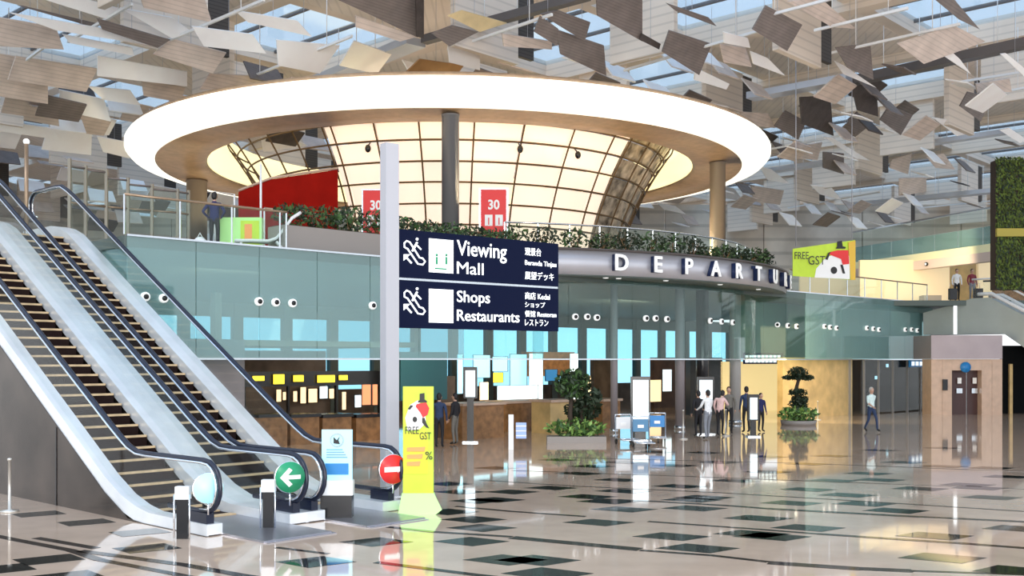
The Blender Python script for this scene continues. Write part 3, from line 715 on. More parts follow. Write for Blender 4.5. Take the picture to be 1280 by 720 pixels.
# small potted things
def potted_tree(x, yb, lab, kind):
    p = onz(x, yb); t = thing('potted_tree', lab, 'tree', p)
    if kind == 'round':
        MB().bb(-1.0, 1.0, -.4, .4, 0, .22).build('planter_box', m_pot, t, world=False)
        q = MB(); leaves(q, (0, 0, .50), (1.05, .45, .32), 480, .12, 0, 2); q.build('low_shrubs', [m_leaf, m_leafl], t, world=False, fix=False)
        MB().tube([(-.15, 0, .3), (-.2, 0, 1.0), (-.15, 0, 1.6)], [.11, .08, .07], 8).build('trunk', m_soil, t, world=False)
        MB().tube([(.25, .1, .3), (.2, .1, 1.0), (.4, .1, 1.4)], [.09, .07, .05], 8).build('trunk', m_soil, t, world=False)
        q = MB(); leaves(q, (-.1, 0, 2.0), (.62, .5, .52), 620, .13, 0, 2); leaves(q, (.45, 0, 1.55), (.45, .4, .3), 200, .13, 1, 1); q.build('crown', [m_leaf, m_leafd], t, world=False, fix=False)
        q = MB(); leaves(q, (.25, .25, 1.1), (.65, .4, .4), 420, .12); q.build('dark_undergrowth', m_leafd, t, world=False, fix=False)
    else:
        MB().lathe([(0, 0), (.72, 0), (.78, .20), (.70, .20), (0, .18)], (0, 0, 0), 20).build('planter_bowl', m_pot, t, world=False)
        q = MB(); leaves(q, (0, 0, .46), (.88, .75, .36), 420, .13, 0, 2); q.build('low_shrubs', [m_leaf, m_leafl], t, world=False, fix=False)
        MB().tube([(0, 0, .3), (.12, 0, .9), (-.14, 0, 1.4), (.02, 0, 2.0), (-.05, 0, 2.3)], [.12, .10, .09, .07, .04], 8).build('trunk', m_soil, t, world=False)
        for c_, r_ in [((-.02, 0, 2.30), (.42, .4, .22)), ((-.45, 0, 2.05), (.24, .2, .08)), ((.38, 0, 2.05), (.28, .3, .11)), ((.0, 0, 2.1), (.4, .3, .15)), ((-.02, 0, 1.42), (.42, .35, .16)), ((.05, 0, 1.1), (.38, .35, .22)), ((.0, 0, .9), (.45, .4, .2))]:
            q = MB(); leaves(q, c_, r_, 240, .09); q.build('leaf_pad', m_leafd, t, world=False, fix=False)
potted_tree(720, 553, 'round crowned potted tree in a long planter before the timber counters', 'round')
potted_tree(998, 531, 'dark bonsai style potted tree before the golden wall', 'bonsai')
# stanchions
def stanchion(x, yb, h, lab):
    p = onz(x, yb); t = thing('stanchion_post', lab, 'post', p, 0, 'slim queue posts near the people')
    MB().lathe([(0, 0), (.16, 0), (.16, .03), (.03, .05), (.025, h), (.04, h), (.04, h+.04), (0, h+.05)], (0, 0, 0), 12).build('pole', mat('pale_metal', (.62, .60, .55), .3, .5), t, world=False)
stanchion(854, 549, 1.0, 'slim metal queue post left of the person in white'); stanchion(907, 545, .95, 'slim metal queue post right of the group of people'); stanchion(1022, 525, .85, 'short white post right of the bonsai tree')
stanchion(12, 640, .95, 'chrome post at the left edge beside the escalator flank')
# luggage trolleys
def trolley(x, yb, rz, panel, lab):
    p = onz(x, yb); t = thing('luggage_trolley', lab, 'trolley', p, rz, 'luggage trolleys by the tall screen')
    q = MB()
    for s_ in (-.28, .28):
        q.tube([(s_, -.45, .18), (s_, .35, .2), (s_, .42, .98)], .022, 6)
    q.tube([(-.28, .42, .98), (.28, .42, .98)], .024, 6); q.tube([(-.28, -.45, .18), (.28, -.45, .18)], .02, 6); q.tube([(-.28, 0, .19), (.28, 0, .19)], .018, 6)
    q.build('frame', m_chrome, t, world=False)
    MB().bb(-.25, .25, .36, .39, .5, .9).build('back_panel', panel, t, world=False)
    MB().bb(-.10, .10, .345, .36, .62, .72).build('white_label', m_wht, t, world=False)
    MB().bb(-.26, .26, -.42, .3, .17, .19).build('load_tray', m_greyd, t, world=False)
    for a_, b_ in ((-.26, .35), (.26, .35), (0, -.42)):
        MB().tube([(a_-.02, b_, .09), (a_+.02, b_, .09)], .09, 12).build('wheel', m_black, t, world=False)
trolley(784, 556, .25, m_white, 'luggage trolley with white back panel left of the screen totem')
trolley(822, 553, -.1, m_bluep, 'luggage trolley with navy back panel right of the screen totem')
trolley(804, 560, .1, mat('blue_fab', (.10, .25, .42), .6), 'luggage trolley with blue panel right before the screen totem')

# ------------------------------------------------------------------ people
def person(name_lab, loc, h, rz, shirt, trousers, shoes, pose='stand', hair=m_hair, sleeve=True, extra=None, grp=None):
    s = h/1.74
    J = dict(pel=(0, 0, .95), wai=(0, .0, 1.10), che=(0, .01, 1.30), nb=(0, 0, 1.46), nk=(0, .01, 1.54), hd=(0, .02, 1.62),
             hl=(-.09, 0, .92), hr=(.09, 0, .92), kl=(-.10, .03, .50), kr=(.10, .03, .50), al=(-.10, -.02, .09), ar=(.10, -.02, .09), tl=(-.11, .15, .04), tr=(.11, .15, .04),
             sl=(-.18, 0, 1.42), sr=(.18, 0, 1.42), el=(-.24, -.02, 1.14), er=(.24, -.02, 1.14), wl=(-.23, .09, .91), wr=(.23, .09, .91), ml=(-.225, .13, .83), mr=(.225, .13, .83))
    if pose == 'hips':
        J.update(el=(-.33, -.08, 1.18), er=(.33, -.08, 1.18), wl=(-.19, .06, 1.02), wr=(.19, .06, 1.02), ml=(-.13, .10, 1.00), mr=(.13, .10, 1.00))
    if pose == 'walk':
        J.update(kl=(-.09, .20, .53), al=(-.09, .24, .10), tl=(-.09, .41, .06), kr=(.09, -.04, .49), ar=(.09, -.26, .14), tr=(.09, -.12, .03), el=(-.23, -.14, 1.16), wl=(-.22, -.10, .93), ml=(-.21, -.08, .85), er=(.24, .08, 1.15), wr=(.20, .27, 1.02), mr=(.18, .34, .98))
    if pose == 'push':
        J.update(el=(-.24, .12, 1.16), er=(.24, .12, 1.16), wl=(-.2, .36, 1.05), wr=(.2, .36, 1.05), ml=(-.19, .43, 1.04), mr=(.19, .43, 1.04), kr=(.1, .1, .5), ar=(.1, .1, .1), tr=(.1, .27, .04))
    if pose == 'lean':
        J.update(che=(.03, .05, 1.29), nb=(.04, .07, 1.44), nk=(.04, .09, 1.51), hd=(.05, .13, 1.58), er=(.28, .12, 1.18), wr=(.12, .28, 1.16), mr=(.06, .33, 1.19))
    R = dict(pel=.125, wai=.115, che=.135, nb=.085, nk=.05, hd=.06, hl=.09, hr=.09, kl=.058, kr=.058, al=.04, ar=.04, tl=.035, tr=.035, sl=.065, sr=.065, el=.045, er=.045, wl=.03, wr=.03, ml=.032, mr=.032)
    keys = list(J); ix = {k: i for i, k in enumerate(keys)}
    E_ = [('pel', 'wai', 1), ('wai', 'che', 1), ('che', 'nb', 1), ('nb', 'nk', 0), ('nk', 'hd', 0), ('pel', 'hl', 2), ('pel', 'hr', 2), ('hl', 'kl', 2), ('hr', 'kr', 2), ('kl', 'al', 2), ('kr', 'ar', 2), ('al', 'tl', 3), ('ar', 'tr', 3),
          ('che', 'sl', 1), ('che', 'sr', 1), ('sl', 'el', 1), ('sr', 'er', 1), ('el', 'wl', 1 if sleeve else 0), ('er', 'wr', 1 if sleeve else 0), ('wl', 'ml', 0), ('wr', 'mr', 0)]
    me = bpy.data.meshes.new('sk'); me.from_pydata([J[k] for k in keys], [(ix[a], ix[b]) for a, b, _ in E_], [])
    o = bpy.data.objects.new('sk', me); C.objects.link(o)
    md = o.modifiers.new('s', 'SKIN'); sd = o.modifiers.new('d', 'SUBSURF'); sd.levels = 1; sd.render_levels = 1
    for k in keys:
        sv = me.skin_vertices[0].data[ix[k]]; r = R[k]
        sv.radius = (r*1.25, r*.85) if k in ('pel', 'wai', 'che') else (r, r); sv.use_root = (k == 'pel')
    dg = bpy.context.evaluated_depsgraph_get(); bm_ = bpy.data.meshes.new_from_object(o.evaluated_get(dg)); bpy.data.objects.remove(o)
    q = MB(); q.v = [tuple(v.co) for v in bm_.vertices]
    def seg_d(p, a, b):
        a = Vector(a); b = Vector(b); t_ = max(0, min(1, (p-a).dot(b-a)/max(1e-9, (b-a).length_squared))); return (p-(a+(b-a)*t_)).length
    for pl in bm_.polygons:
        c_ = pl.center; best = min(E_, key=lambda e: seg_d(c_, J[e[0]], J[e[1]])-.5*(R[e[0]]+R[e[1]])/2)
        q.f.append(list(pl.vertices)); q.mi.append(best[2] if not (best[2] == 1 and c_.z < .97 and abs(c_.x) < .17) else 2); q.sm.append(True)
    hd = Vector(J['hd'])+Vector((0, .0, .03))
    q.ell(hd, (.078, .097, .118), 0, 14, 10)                                   # skull
    q.ell(hd+Vector((0, .025, -.065)), (.052, .062, .05), 0, 10, 6)            # jaw
    q.ell(hd+Vector((0, .100, -.015)), (.013, .020, .022), 0, 6, 5)            # nose
    for s_ in (-1, 1):
        q.ell(hd+Vector((s_*.080, -.005, -.01)), (.012, .022, .032), 0, 6, 5)  # ears
        q.ell(hd+Vector((s_*.030, .086, .008)), (.013, .008, .008), 4, 6, 4)   # eyes
    q.ell(hd+Vector((0, .088, -.052)), (.024, .008, .006), 5, 6, 4)            # mouth
    for sd_, mk, wk in ((-1, 'ml', 'wl'), (1, 'mr', 'wr')):
        m0 = Vector(J[mk]); d = (m0-Vector(J[wk])).normalized(); sdv = Vector((0, 1, 0)); sdv = (sdv-d*sdv.dot(d)).normalized(); nn = d.cross(sdv)
        for i_, L_ in enumerate((.070, .080, .076, .060)):
            b0 = m0+sdv*(.027-.018*i_); q.tube([b0, b0+d*L_*.55, b0+d*L_*.9+nn*.02*(-sd_)], [.009, .0085, .006], 5)
        b0 = m0-d*.03+sdv*.03; q.tube([b0, b0+sdv*.03+d*.02, b0+sdv*.038+d*.045], [.011, .010, .007], 5)
    q.v = [tuple(Vector(v)*s) for v in q.v]
    t = thing('person', name_lab, 'person', loc, rz, grp)
    q.build('body', [m_skin, shirt, trousers, shoes, m_wht, m_redsg], t, world=False)
    hq = MB(); hq.ell((hd+Vector((0, -.018, .028)))*s, (.086*s, .098*s, .108*s), 0, 14, 9); hq.ell((hd+Vector((0, -.045, -.02)))*s, (.078*s, .07*s, .09*s), 0, 12, 8)
    hq.build('hair', hair, t, world=False)
    return t
navy = cloth('navy_cloth', (.012, .015, .09)); blk = cloth('black_cloth', (.012, .012, .016)); whc = cloth('white_cloth', (.80, .82, .84)); pk = cloth('pink_cloth', (.75, .52, .50))
gryc = cloth('grey_cloth', (.16, .15, .13)); dkb = cloth('dark_blue_cloth', (.02, .04, .10)); mint = cloth('pale_mint_shirt', (.66, .80, .78)); grt = cloth('grey_trousers', (.22, .24, .28))
shoe = mat('shoe_black', (.01, .01, .01), .4)
t = person('man in navy jacket and black trousers standing on upper deck with his back to us', at(268, 0, 31)*1, 1.72, 0, navy, blk, shoe, 'hips')
t.location = (at(268, 0, 31).x, 31, 6.0)
gh = onz(1089, 540); person('man in pale shirt and dark trousers walking alone across the floor', gh, 1.72, math.radians(205), mint, dkb, shoe, 'walk', sleeve=False, hair=mat('grey_hair', (.45, .42, .38), .6))
gh = onz(885, 549); person('person in white top and grey skirt standing nearest among the group', gh, 1.72, math.radians(30), whc, grt, shoe, 'push')
gh = onz(900, 545); person('person in pale pink top and black trousers right of the one in white', gh, 1.70, math.radians(-40), pk, blk, shoe, 'lean')
gh = onz(873, 546); person('person all in black at the left of the group', gh, 1.66, math.radians(20), blk, blk, shoe)
gh = onz(911, 542); person('person in dark grey standing behind, at the right of the group', gh, 1.76, math.radians(170), gryc, blk, shoe)
gh = onz(933, 541); person('person in dark blue just right of the grey canopy column', gh, 1.76, math.radians(10), dkb, blk, shoe)
gh = onz(951, 540); person('person in navy behind the small narrow totem', gh, 1.5, math.radians(200), navy, blk, shoe)
gh = onz(569, 556); person('person in black near the dark counter right of the lime totem', gh, 1.68, math.radians(60), blk, gryc, shoe)
gh = onz(549, 560); person('person in dark clothes half hidden by the lime totem', gh, 1.72, math.radians(-10), dkb, blk, shoe)
pr = [(1196, 'person in white and navy on the upper right deck, left of the two', whc, blk, 0), (1215, 'person in red and grey on the upper right deck, right of the two', cloth('maroon', (.22, .03, .05)), grt, .2)]
for x, l, a_, b_, rz in pr: person(l, Vector((at(x, 0, 57).x, 57, 6.0)), 1.72, math.radians(170)+rz, a_, b_, shoe)
# traveller's bags on the upper right deck
for x, l, c_ in [(1191, 'black wheeled case beside the left person on the upper right deck', m_black), (1223, 'black wheeled case beside the right person on the upper right deck', m_black)]:
    t = thing('wheeled_case', l, 'luggage', Vector((at(x, 0, 56.6).x, 56.6, 6)))
    MB().bb(-.2, .2, -.13, .13, .06, .66).build('case_shell', c_, t, world=False)
    MB().tube([(-.12, .1, .66), (-.12, .1, .95), (.12, .1, .95), (.12, .1, .66)], .012, 6).build('pull_handle', m_steel, t, world=False)
    for s_ in (-.15, .15): MB().tube([(s_-.02, 0, .04), (s_+.02, 0, .04)], .04, 8).build('wheel', m_rub, t, world=False)

# things on the deck by the man
LY = 31.5
t = thing('lime_stand', 'lime green promotion stand on upper deck right of the man in navy', 'stand', Vector((at(303, 0, LY).x, LY, 6)))
MB().bb(-.62, .62, -.2, .2, 0, 1.05).build('stand_body', m_limel, t, world=False)
MB().bb(.0, .55, -.215, -.2, .1, .95).build('orange_print', m_lime, t, world=False); MB().bb(.12, .34, -.225, -.215, .3, .85).build('print_patch', m_orng, t, world=False)
t = thing('goal_frame', 'thin white goal shaped frame behind the man in navy', 'frame', Vector((at(283, 0, 33).x, 33, 6)))
MB().tube([(-.35, 0, 0), (-.35, 0, 2.1), (.25, 0, 2.0), (.25, 0, 0)], .03, 6).build('frame_bar', m_white, t, world=False)
t = thing('white_lounger', 'white curved lounge bench with raised back on deck edge', 'bench', Vector((at(335, 0, 30.9).x, 30.9, 6.0)), .3)
def slab(path, wd, th):
    q = MB(); P_ = [Vector(p) for p in path]; vs = []
    for i, p in enumerate(P_):
        d = (P_[min(i+1, len(P_)-1)]-P_[max(i-1, 0)]).normalized(); n = Vector((-d.z, 0, d.x))
        vs += [p+Vector((0, -wd/2, 0)), p+Vector((0, wd/2, 0)), p+n*th+Vector((0, wd/2, 0)), p+n*th+Vector((0, -wd/2, 0))]
    f = []
    for i in range(len(P_)-1):
        for k in range(4): f.append((i*4+k, i*4+(k+1) % 4, i*4+4+(k+1) % 4, i*4+4+k))
    f += [(0, 1, 2, 3), tuple(len(vs)-4+k for k in range(4))]; q.add(vs, f, 0, True); return q
slab([(-.95, 0, .22), (-.5, 0, .24), (0, 0, .24), (.25, 0, .34), (.5, 0, .65), (.7, 0, .95), (.95, 0, 1.12)], .55, .08).build('seat_shell', m_white, t, world=False)
for a_ in ((.2, .42), (-.8, -.85)): slab([(a_[0], 0, .26), (a_[1], 0, 0)], .5, .06).build('leg', m_white, t, world=False)
t = thing('white_bag', 'crumpled white bag on deck left of the man in navy', 'bag', Vector((at(250, 0, 31).x, 31, 6.0)))
q = MB(); q.ell((0, 0, .22), (.22, .15, .22), 0, 9, 6); q.build('bag_body', m_white, t, world=False); MB().tube([(-.08, 0, .4), (0, 0, .55), (.08, 0, .4)], .015, 6).build('strap', m_white, t, world=False)
for x, y0, l in [(326, 205, 'slim white pole on upper deck in front of the red wall')]:
    t = thing('slim_pole', l, 'pole', Vector((at(x, 0, 33).x, 33, 6))); zt = at(x, y0, 33).z-6
    MB().tube([(0, 0, 0), (0, 0, zt)], .035, 8).build('pole', m_white, t, world=False); MB().lathe([(0, 0), (.12, 0), (.12, .03), (0, .03)], (0, 0, 0), 10).build('foot', m_white, t, world=False)

# glazed screen and posts at the far left of the deck
scr = thing('glazed_screen', 'tall glazed screen of slim posts on the upper deck behind the escalators', 'screen', Vector((at(140, 0, 38).x, 38, 6)))
ps = []
for x, y0, Y in [(87, 198, 36), (107, 207, 36.5), (133, 212, 37), (160, 222, 37.5), (190, 230, 38), (222, 236, 38.5), (236, 238, 39)]:
    p = Vector((at(x, 0, Y).x, Y, 6)); z = at(x, y0, Y).z; ps.append((p, z))
    MB().bb(p.x-.05, p.x+.05, Y-.05, Y+.05, 6, z).build('screen_post', mat('screen_post_metal', (.30, .27, .22), .4, .4), scr)
for (a, za), (b, zb_) in zip(ps[:-1], ps[1:]):
    zz = min(za, zb_)-.1
    pane(Vector((a.x+.05, a.y, 0)), Vector((b.x-.05, b.y, 0)), 6.1, zz, m_glg, scr, 'screen_pane', .02)
    MB().tube([Vector((a.x, a.y, zz)), Vector((b.x, b.y, zz))], .04, 6).build('transom', m_plD, scr)
    MB().tube([Vector((a.x, a.y, 8.2)), Vector((b.x, b.y, 8.2))], .04, 6).build('transom', m_brz, scr)
x_, Y_ = 33, 27.5
t = thing('deck_lamp_post', 'slim post with small round white lamp above the left escalator top', 'lamp', Vector((at(33, 0, 30).x, 30, 6)))
zt = at(33, 177, 30).z-6; MB().tube([(0, 0, 0), (0, 0, zt)], .06, 8).build('pole', m_brz, t, world=False); MB().ell((0, 0, zt), (.09, .09, .09)).build('lamp_head', wl_mat, t, world=False)
# wall far behind on the left
bl = thing('wall_far_left', None, None, kind='structure'); bl.name = 'wall_rear'
m_bw = mat('rear_wall_beige', (.62, .56, .48), .7, noise=.2, nscale=.35, stripes=('Z', .25, .75))
for i in range(14):
    x0 = -58+i*9; MB().bb(x0, x0+8.9, 96, 96.5, 7, 17).build('wall_panel', m_bw, bl)
for i in range(8): MB().bb(-40.5, -40, 30+i*8.5, 38.4+i*8.5, 7, 17).build('wall_panel', m_bw, bl)
random.seed(11)
for i in range(26):
    x = random.uniform(-42, 0); z = random.uniform(7, 14); w_ = random.uniform(1.5, 5)
    MB().bb(x, x+w_, 95.3, 96, z, z+random.uniform(.6, 1.8)).build('facing_panel', random.choice([m_plW, m_plT, m_glg, m_plD, m_white]), bl)

# ------------------------------------------------------------------ ceiling
ce = thing('ceiling', None, None, kind='structure')
ZC0, ZC1 = 17.2, 18.3
SP = 8.4
def gp(u, v, z): return VX*v+UX*u+ZX*z
us = [-6+i*SP for i in range(17)]; vv = [8+i*SP for i in range(16)]
um, vm = us[-1], vv[-1]
for v in vv: MB().box(gp((us[0]+um)/2, v, (ZC0+ZC1)/2), (.7, um-us[0], ZC1-ZC0), (VX, UX, ZX)).build('coffer_beam', m_beige, ce)
for u in us: MB().box(gp(u, (vv[0]+vm)/2, (ZC0+.35+ZC1)/2), (vm-vv[0], .6, ZC1-ZC0-.35), (VX, UX, ZX)).build('coffer_beam', m_beige, ce)
lid = MB().box((0, 0, 0), (SP-.7, SP-.6, .12), (VX, UX, ZX)); sky_ = MB().box((0, 0, 0), (SP-.7, SP-.6, .05), (VX, UX, ZX))
slot = MB().box((0, 0, 0), (.06, 1.15, 2.2), (VX, UX, ZX)); slotu = MB().box((0, 0, 0), (1.15, .06, 2.1), (VX, UX, ZX))
bar = MB().box((0, 0, 0), (.1, SP-.6, .16), (VX, UX, ZX))
def tmpmesh(q, nm, m):
    o = q.build(nm, m); me = o.data; bpy.data.objects.remove(o); return me
me_lid, me_sky, me_slot, me_slotu, me_bar = tmpmesh(lid, 'ceiling_lid', m_lid), tmpmesh(sky_, 'skylight_pane', m_sky), tmpmesh(slot, 'louvre_slot', m_slot), tmpmesh(slotu, 'louvre_slot', m_slot), tmpmesh(bar, 'glazing_bar', m_trussd)
BAF = []
baf = MB().box((0, 0, 0), (3.4, .25, 3.0), (VX, UX, ZX)); bafv = MB().box((0, 0, 0), (.25, 3.0, 2.8), (VX, UX, ZX)); slb = MB().box((0, 0, 0), (.9, .18, 2.6), (VX, UX, ZX))
me_baf, me_bafv, me_slb = tmpmesh(baf, 'hanging_baffle', m_beige), tmpmesh(bafv, 'hanging_baffle', m_beige), tmpmesh(slb, 'louvre_slot', m_slot)
random.seed(5)
for i in range(16):
    for j in range(15):
        u = us[i]+SP/2; v = vv[j]+SP/2; P_ = gp(u, v, 0)
        if P_.y < 20 or abs(P_.x/P_.y) > .75: continue
        if (i*2+j*3) % 5 < 3:
            inst('skylight_pane', me_sky, ce, P_+ZX*18.1)
            for k in (-1, 1): inst('glazing_bar', me_bar, ce, P_+VX*k*1.4+ZX*18.1)
        else:
            inst('ceiling_lid', me_lid, ce, P_+ZX*17.6)
        if (i+j) % 2 == 0: BAF += [gp(us[i], v-.6, 15.75), gp(us[i], v+1.6, 15.9)]
        if (i+2*j) % 3 == 0: BAF.append(gp(u+.4, vv[j], 15.85))
        if (i+j) % 2 == 0:
            inst('hanging_baffle', me_baf, ce, gp(us[i], v-.6, 15.75)); inst('louvre_slot', me_slb, ce, gp(us[i], v+1.6, 15.9))
        if (i+2*j) % 3 == 0:
            inst('hanging_baffle', me_bafv, ce, gp(u+.4, vv[j], 15.85))
# trusses along the hall axis (traced: start px, end px, height)
def truss(x0, y0, x1, y1, z, wd, hgt, m, lab, nm='ceiling_truss'):
    def on(x, y): Y = (z-H)*F/(HZ-y); return Vector(((x-640)/F*Y, Y, z))
    a, b = on(x0, y0), on(x1, y1); d = (b-a).normalized(); n = Vector((-d.y, d.x, 0))
    t = thing(nm, lab, 'truss', a)
    q = MB(); q.box((a+b)/2, ((b-a).length, wd, hgt), (d, n, ZX)); q.build('chord', m, t)
    for k in (range(1, 5) if wd > .2 else (1, 4)):
        p = a+(b-a)*k/5; MB().tube([p+ZX*(hgt/2), Vector((p.x, p.y, 17.3))], .018, 5).build('hanger', m_white, t)
    return t
truss(938, 121, 1062, 98, 15.2, .8, .3, m_truss, 'pale blue-grey roof truss just right of the glowing ring')
truss(1062, 102, 1300, 50, 15.2, .5, .38, m_trussd, 'dark roof truss across the upper right')
truss(1135, 183, 1262, 164, 15.2, .6, .25, m_truss, 'pale roof truss above the green living wall, lower one')
truss(960, 214, 1035, 203, 15.0, .8, .25, m_truss, 'short pale roof truss low at right of the ring')
truss(1070, 256, 1248, 238, 14.6, .9, .3, m_truss, 'lavender roof truss just above the upper right balcony')
truss(402, 101, 520, 52, 15.3, .9, .3, m_truss, 'pale roof truss above the front of the glowing ring, left part')
truss(530, 50, 735, -6, 15.3, .35, .3, m_trussd, 'dark slim roof truss above the front of the glowing ring')
rods = [(950, 22, 1045, -3), (1018, 38, 1135, 10), (1040, 66, 1200, 30), (1190, 104, 1290, 88), (1205, 124, 1290, 108), (960, 187, 1060, 168), (1150, 260, 1250, 250), (0, 100, 60, 55), (85, 52, 165, 5), (200, 55, 330, 0), (300, 102, 440, 45), (560, 62, 690, 18), (780, 88, 960, 35), (985, 260, 1100, 240)]
ow = ['first', 'second', 'third', 'fourth', 'fifth', 'sixth', 'seventh', 'eighth', 'ninth', 'tenth', 'eleventh', 'twelfth', 'thirteenth', 'fourteenth', 'fifteenth', 'sixteenth', 'seventeenth', 'eighteenth', 'nineteenth', 'twentieth', 'twenty-first', 'twenty-second', 'twenty-third', 'twenty-fourth']
for i, (x0, y0, x1, y1) in enumerate(sorted(rods)):
    truss(x0, y0, x1, y1, 14.6, .09, .09, m_white, 'thin pale tie rod under the ceiling, %s from the left' % ow[i], 'tie_rod')
# reflector leaves traced from the photograph
PN = [('W', (47, -3), (100, -3), (153, 12), (137, 25)), ('D', (22, 7), (30, 8), (126, 31), (120, 35)), ('W', (12, 16), (130, 36), (196, 58), (70, 38)), ('D', (121, 23), (213, 50), (197, 60), (128, 37)),
 ('W', (78, 43), (165, 60), (168, 70), (88, 54)), ('W', (122, 70), (234, 90), (234, 108), (122, 95)), ('T', (20, 70), (122, 86), (108, 115), (10, 100)), ('T', (214, 48), (283, 66), (266, 92), (192, 68)),
 ('W', (240, 33), (316, 43), (333, 67), (255, 58)), ('W', (293, 13), (372, 26), (390, 46), (310, 28)), ('W', (346, 50), (425, 57), (400, 92), (348, 82)), ('T', (175, -4), (255, -4), (265, 28), (180, 10)),
 ('W', (150, 10), (215, 22), (240, 40), (215, 48)), ('W', (74, 112), (130, 124), (139, 152), (76, 138)), ('W', (110, 108), (163, 113), (176, 132), (130, 125)), ('W', (-8, 150), (65, 160), (75, 175), (-8, 163)),
 ('W', (60, 160), (115, 158), (114, 194), (52, 187)), ('W', (121, 170), (160, 178), (162, 198), (129, 190)), ('T', (-6, 66), (60, 78), (60, 130), (-6, 120)), ('T', (0, 22), (70, 34), (80, 62), (0, 58)),
 ('W', (-4, 121), (18, 124), (22, 131), (-4, 131)), ('T', (30, 128), (72, 132), (74, 158), (30, 150)), ('T', (262, 92), (340, 96), (330, 112), (250, 112)), ('T', (176, 96), (232, 110), (225, 128), (180, 120)),
 ('D', (414, -4), (520, -4), (522, 47), (462, 18)), ('K', (520, -4), (530, -4), (530, 48), (521, 46)), ('T', (445, 20), (522, 46), (500, 52), (445, 34)), ('G', (560, 20), (578, 13), (634, 29), (600, 40)),
 ('D', (540, 42), (566, 32), (598, 40), (562, 58)), ('B', (505, 93), (525, 74), (580, 82), (570, 95)), ('W', (560, 58), (600, 62), (600, 88), (562, 78)), ('T', (628, 42), (690, 52), (690, 62), (630, 58)),
 ('D', (676, 18), (698, 13), (738, 28), (731, 52)), ('D', (696, 37), (755, 57), (758, 95), (701, 68)), ('D', (668, 40), (676, 20), (698, 36), (697, 58)), ('D', (746, -5), (803, -5), (803, 52), (747, 20)),
 ('D', (837, 38), (890, 55), (874, 94), (828, 65)), ('K', (803, 42), (826, 55), (824, 62), (800, 50)), ('D', (833, 4), (886, 22), (896, 33), (845, 14)), ('W', (870, 85), (912, 105), (908, 112), (868, 100)),
 ('D', (941, 37), (958, 7), (1003, 31), (984, 64)), ('T', (985, 2), (1025, -3), (1070, 36), (1040, 34)), ('W', (938, 64), (960, 73), (982, 95), (942, 80)), ('D', (1045, 60), (1088, 55), (1092, 100), (1060, 85)),
 ('W', (1043, 76), (1055, 82), (1096, 110), (1055, 93)), ('T', (1122, 55), (1193, 32), (1232, 52), (1155, 80)), ('W', (1168, 62), (1178, 54), (1200, 74), (1214, 93)), ('D', (1165, -4), (1190, -4), (1225, 37), (1200, 25)),
 ('W', (1251, 68), (1258, 67), (1284, 88), (1282, 97)), ('D', (968, 158), (982, 138), (1008, 152), (998, 175)), ('K', (1000, 122), (1038, 120), (1042, 170), (1002, 155)), ('K', (1064, 106), (1096, 113), (1098, 146), (1072, 138)),
 ('D', (1100, 150), (1112, 132), (1141, 144), (1126, 169)), ('D', (1200, 133), (1210, 115), (1240, 122), (1226, 152)), ('T', (1220, 105), (1262, 98), (1265, 115), (1222, 116)), ('W', (1028, 170), (1040, 172), (1088, 201), (1070, 198)),
 ('W', (948, 207), (965, 212), (987, 230), (960, 225)), ('W', (1013, 231), (1040, 235), (1052, 250), (1025, 243)), ('W', (1166, 147), (1185, 150), (1207, 168), (1196, 170)), ('D', (1029, 190), (1055, 192), (1055, 218), (1029, 210)),
 ('T', (985, 185), (1028, 178), (1022, 200), (990, 198)), ('T', (1115, 200), (1140, 192), (1135, 218), (1112, 210)), ('T', (1124, 223), (1158, 222), (1158, 240), (1124, 245)), ('W', (907, 233), (918, 236), (930, 252), (908, 248)),
 ('W', (822, 254), (845, 258), (858, 268), (830, 262)), ('W', (1250, 163), (1262, 160), (1284, 175), (1275, 179)), ('T', (1158, 196), (1180, 192), (1194, 212), (1170, 210)), ('W', (326, 172), (372, 176), (385, 182), (330, 190)),
 ('T', (900, 55), (932, 60), (940, 84), (905, 78)), ('W', (905, 40), (935, 48), (938, 60), (906, 54)), ('T', (925, 140), (960, 142), (970, 160), (930, 156)), ('D', (1060, 150), (1072, 140), (1080, 160), (1070, 168)), ('T', (940, 232), (980, 238), (975, 256), (942, 252))]
MC = {'W': (m_plW, 'white'), 'T': (m_plT, 'tan'), 'D': (m_plD, 'taupe'), 'K': (m_plK, 'near-black'), 'B': (m_plB, 'bronze brown'), 'G': (m_plG, 'golden')}
zones = [(-99, 240, 'over the escalators'), (240, 500, 'above the left of the glowing ring'), (500, 830, 'above the middle of the glowing ring'), (830, 1000, 'by the right end of the glowing ring'), (1000, 1400, 'in the upper right beyond the ring')]
n1 = (-UX*math.sin(math.radians(52))-ZX*math.cos(math.radians(52))).normalized()
cnt = {}
for e in PN:
    cx = sum(p[0] for p in e[1:])/4; z_ = [k for k, zz in enumerate(zones) if zz[0] <= cx < zz[1]][0]; cnt.setdefault((e[0], z_), []).append((cx, e))
for (ck, z_), lst in cnt.items():
    lst.sort(key=lambda a: a[0])
    for k, (cx, e) in enumerate(lst):
        cy = sum(p[1] for p in e[1:])/4; zc = 14.3 if cy > 30 else 14.8
        Y = (zc-H)*F/(HZ-cy); Y = min(Y, 78); c = at(cx, cy, Y)
        pts_ = [onpl(x, y, c, n1) for x, y in e[1:]]
        m, cn = MC[ck]
        t = thing('reflector_leaf', None, 'ceiling panel', c, 0, '%s reflector leaves %s' % (cn, zones[z_][2]))
        t['label'] = ('%s reflector panel %s' % (cn, zones[z_][2])) + ('' if len(lst) == 1 else ', %s %s from left' % (ow[k], cn))
        MB().prism(pts_, n1*-.06).build('sheet', m, t)
        up_ = max(pts_, key=lambda p: p.z)
        MB().tube([c, Vector((c.x, c.y, 17.3))], .008, 4).build('hanger', m_grey, t)
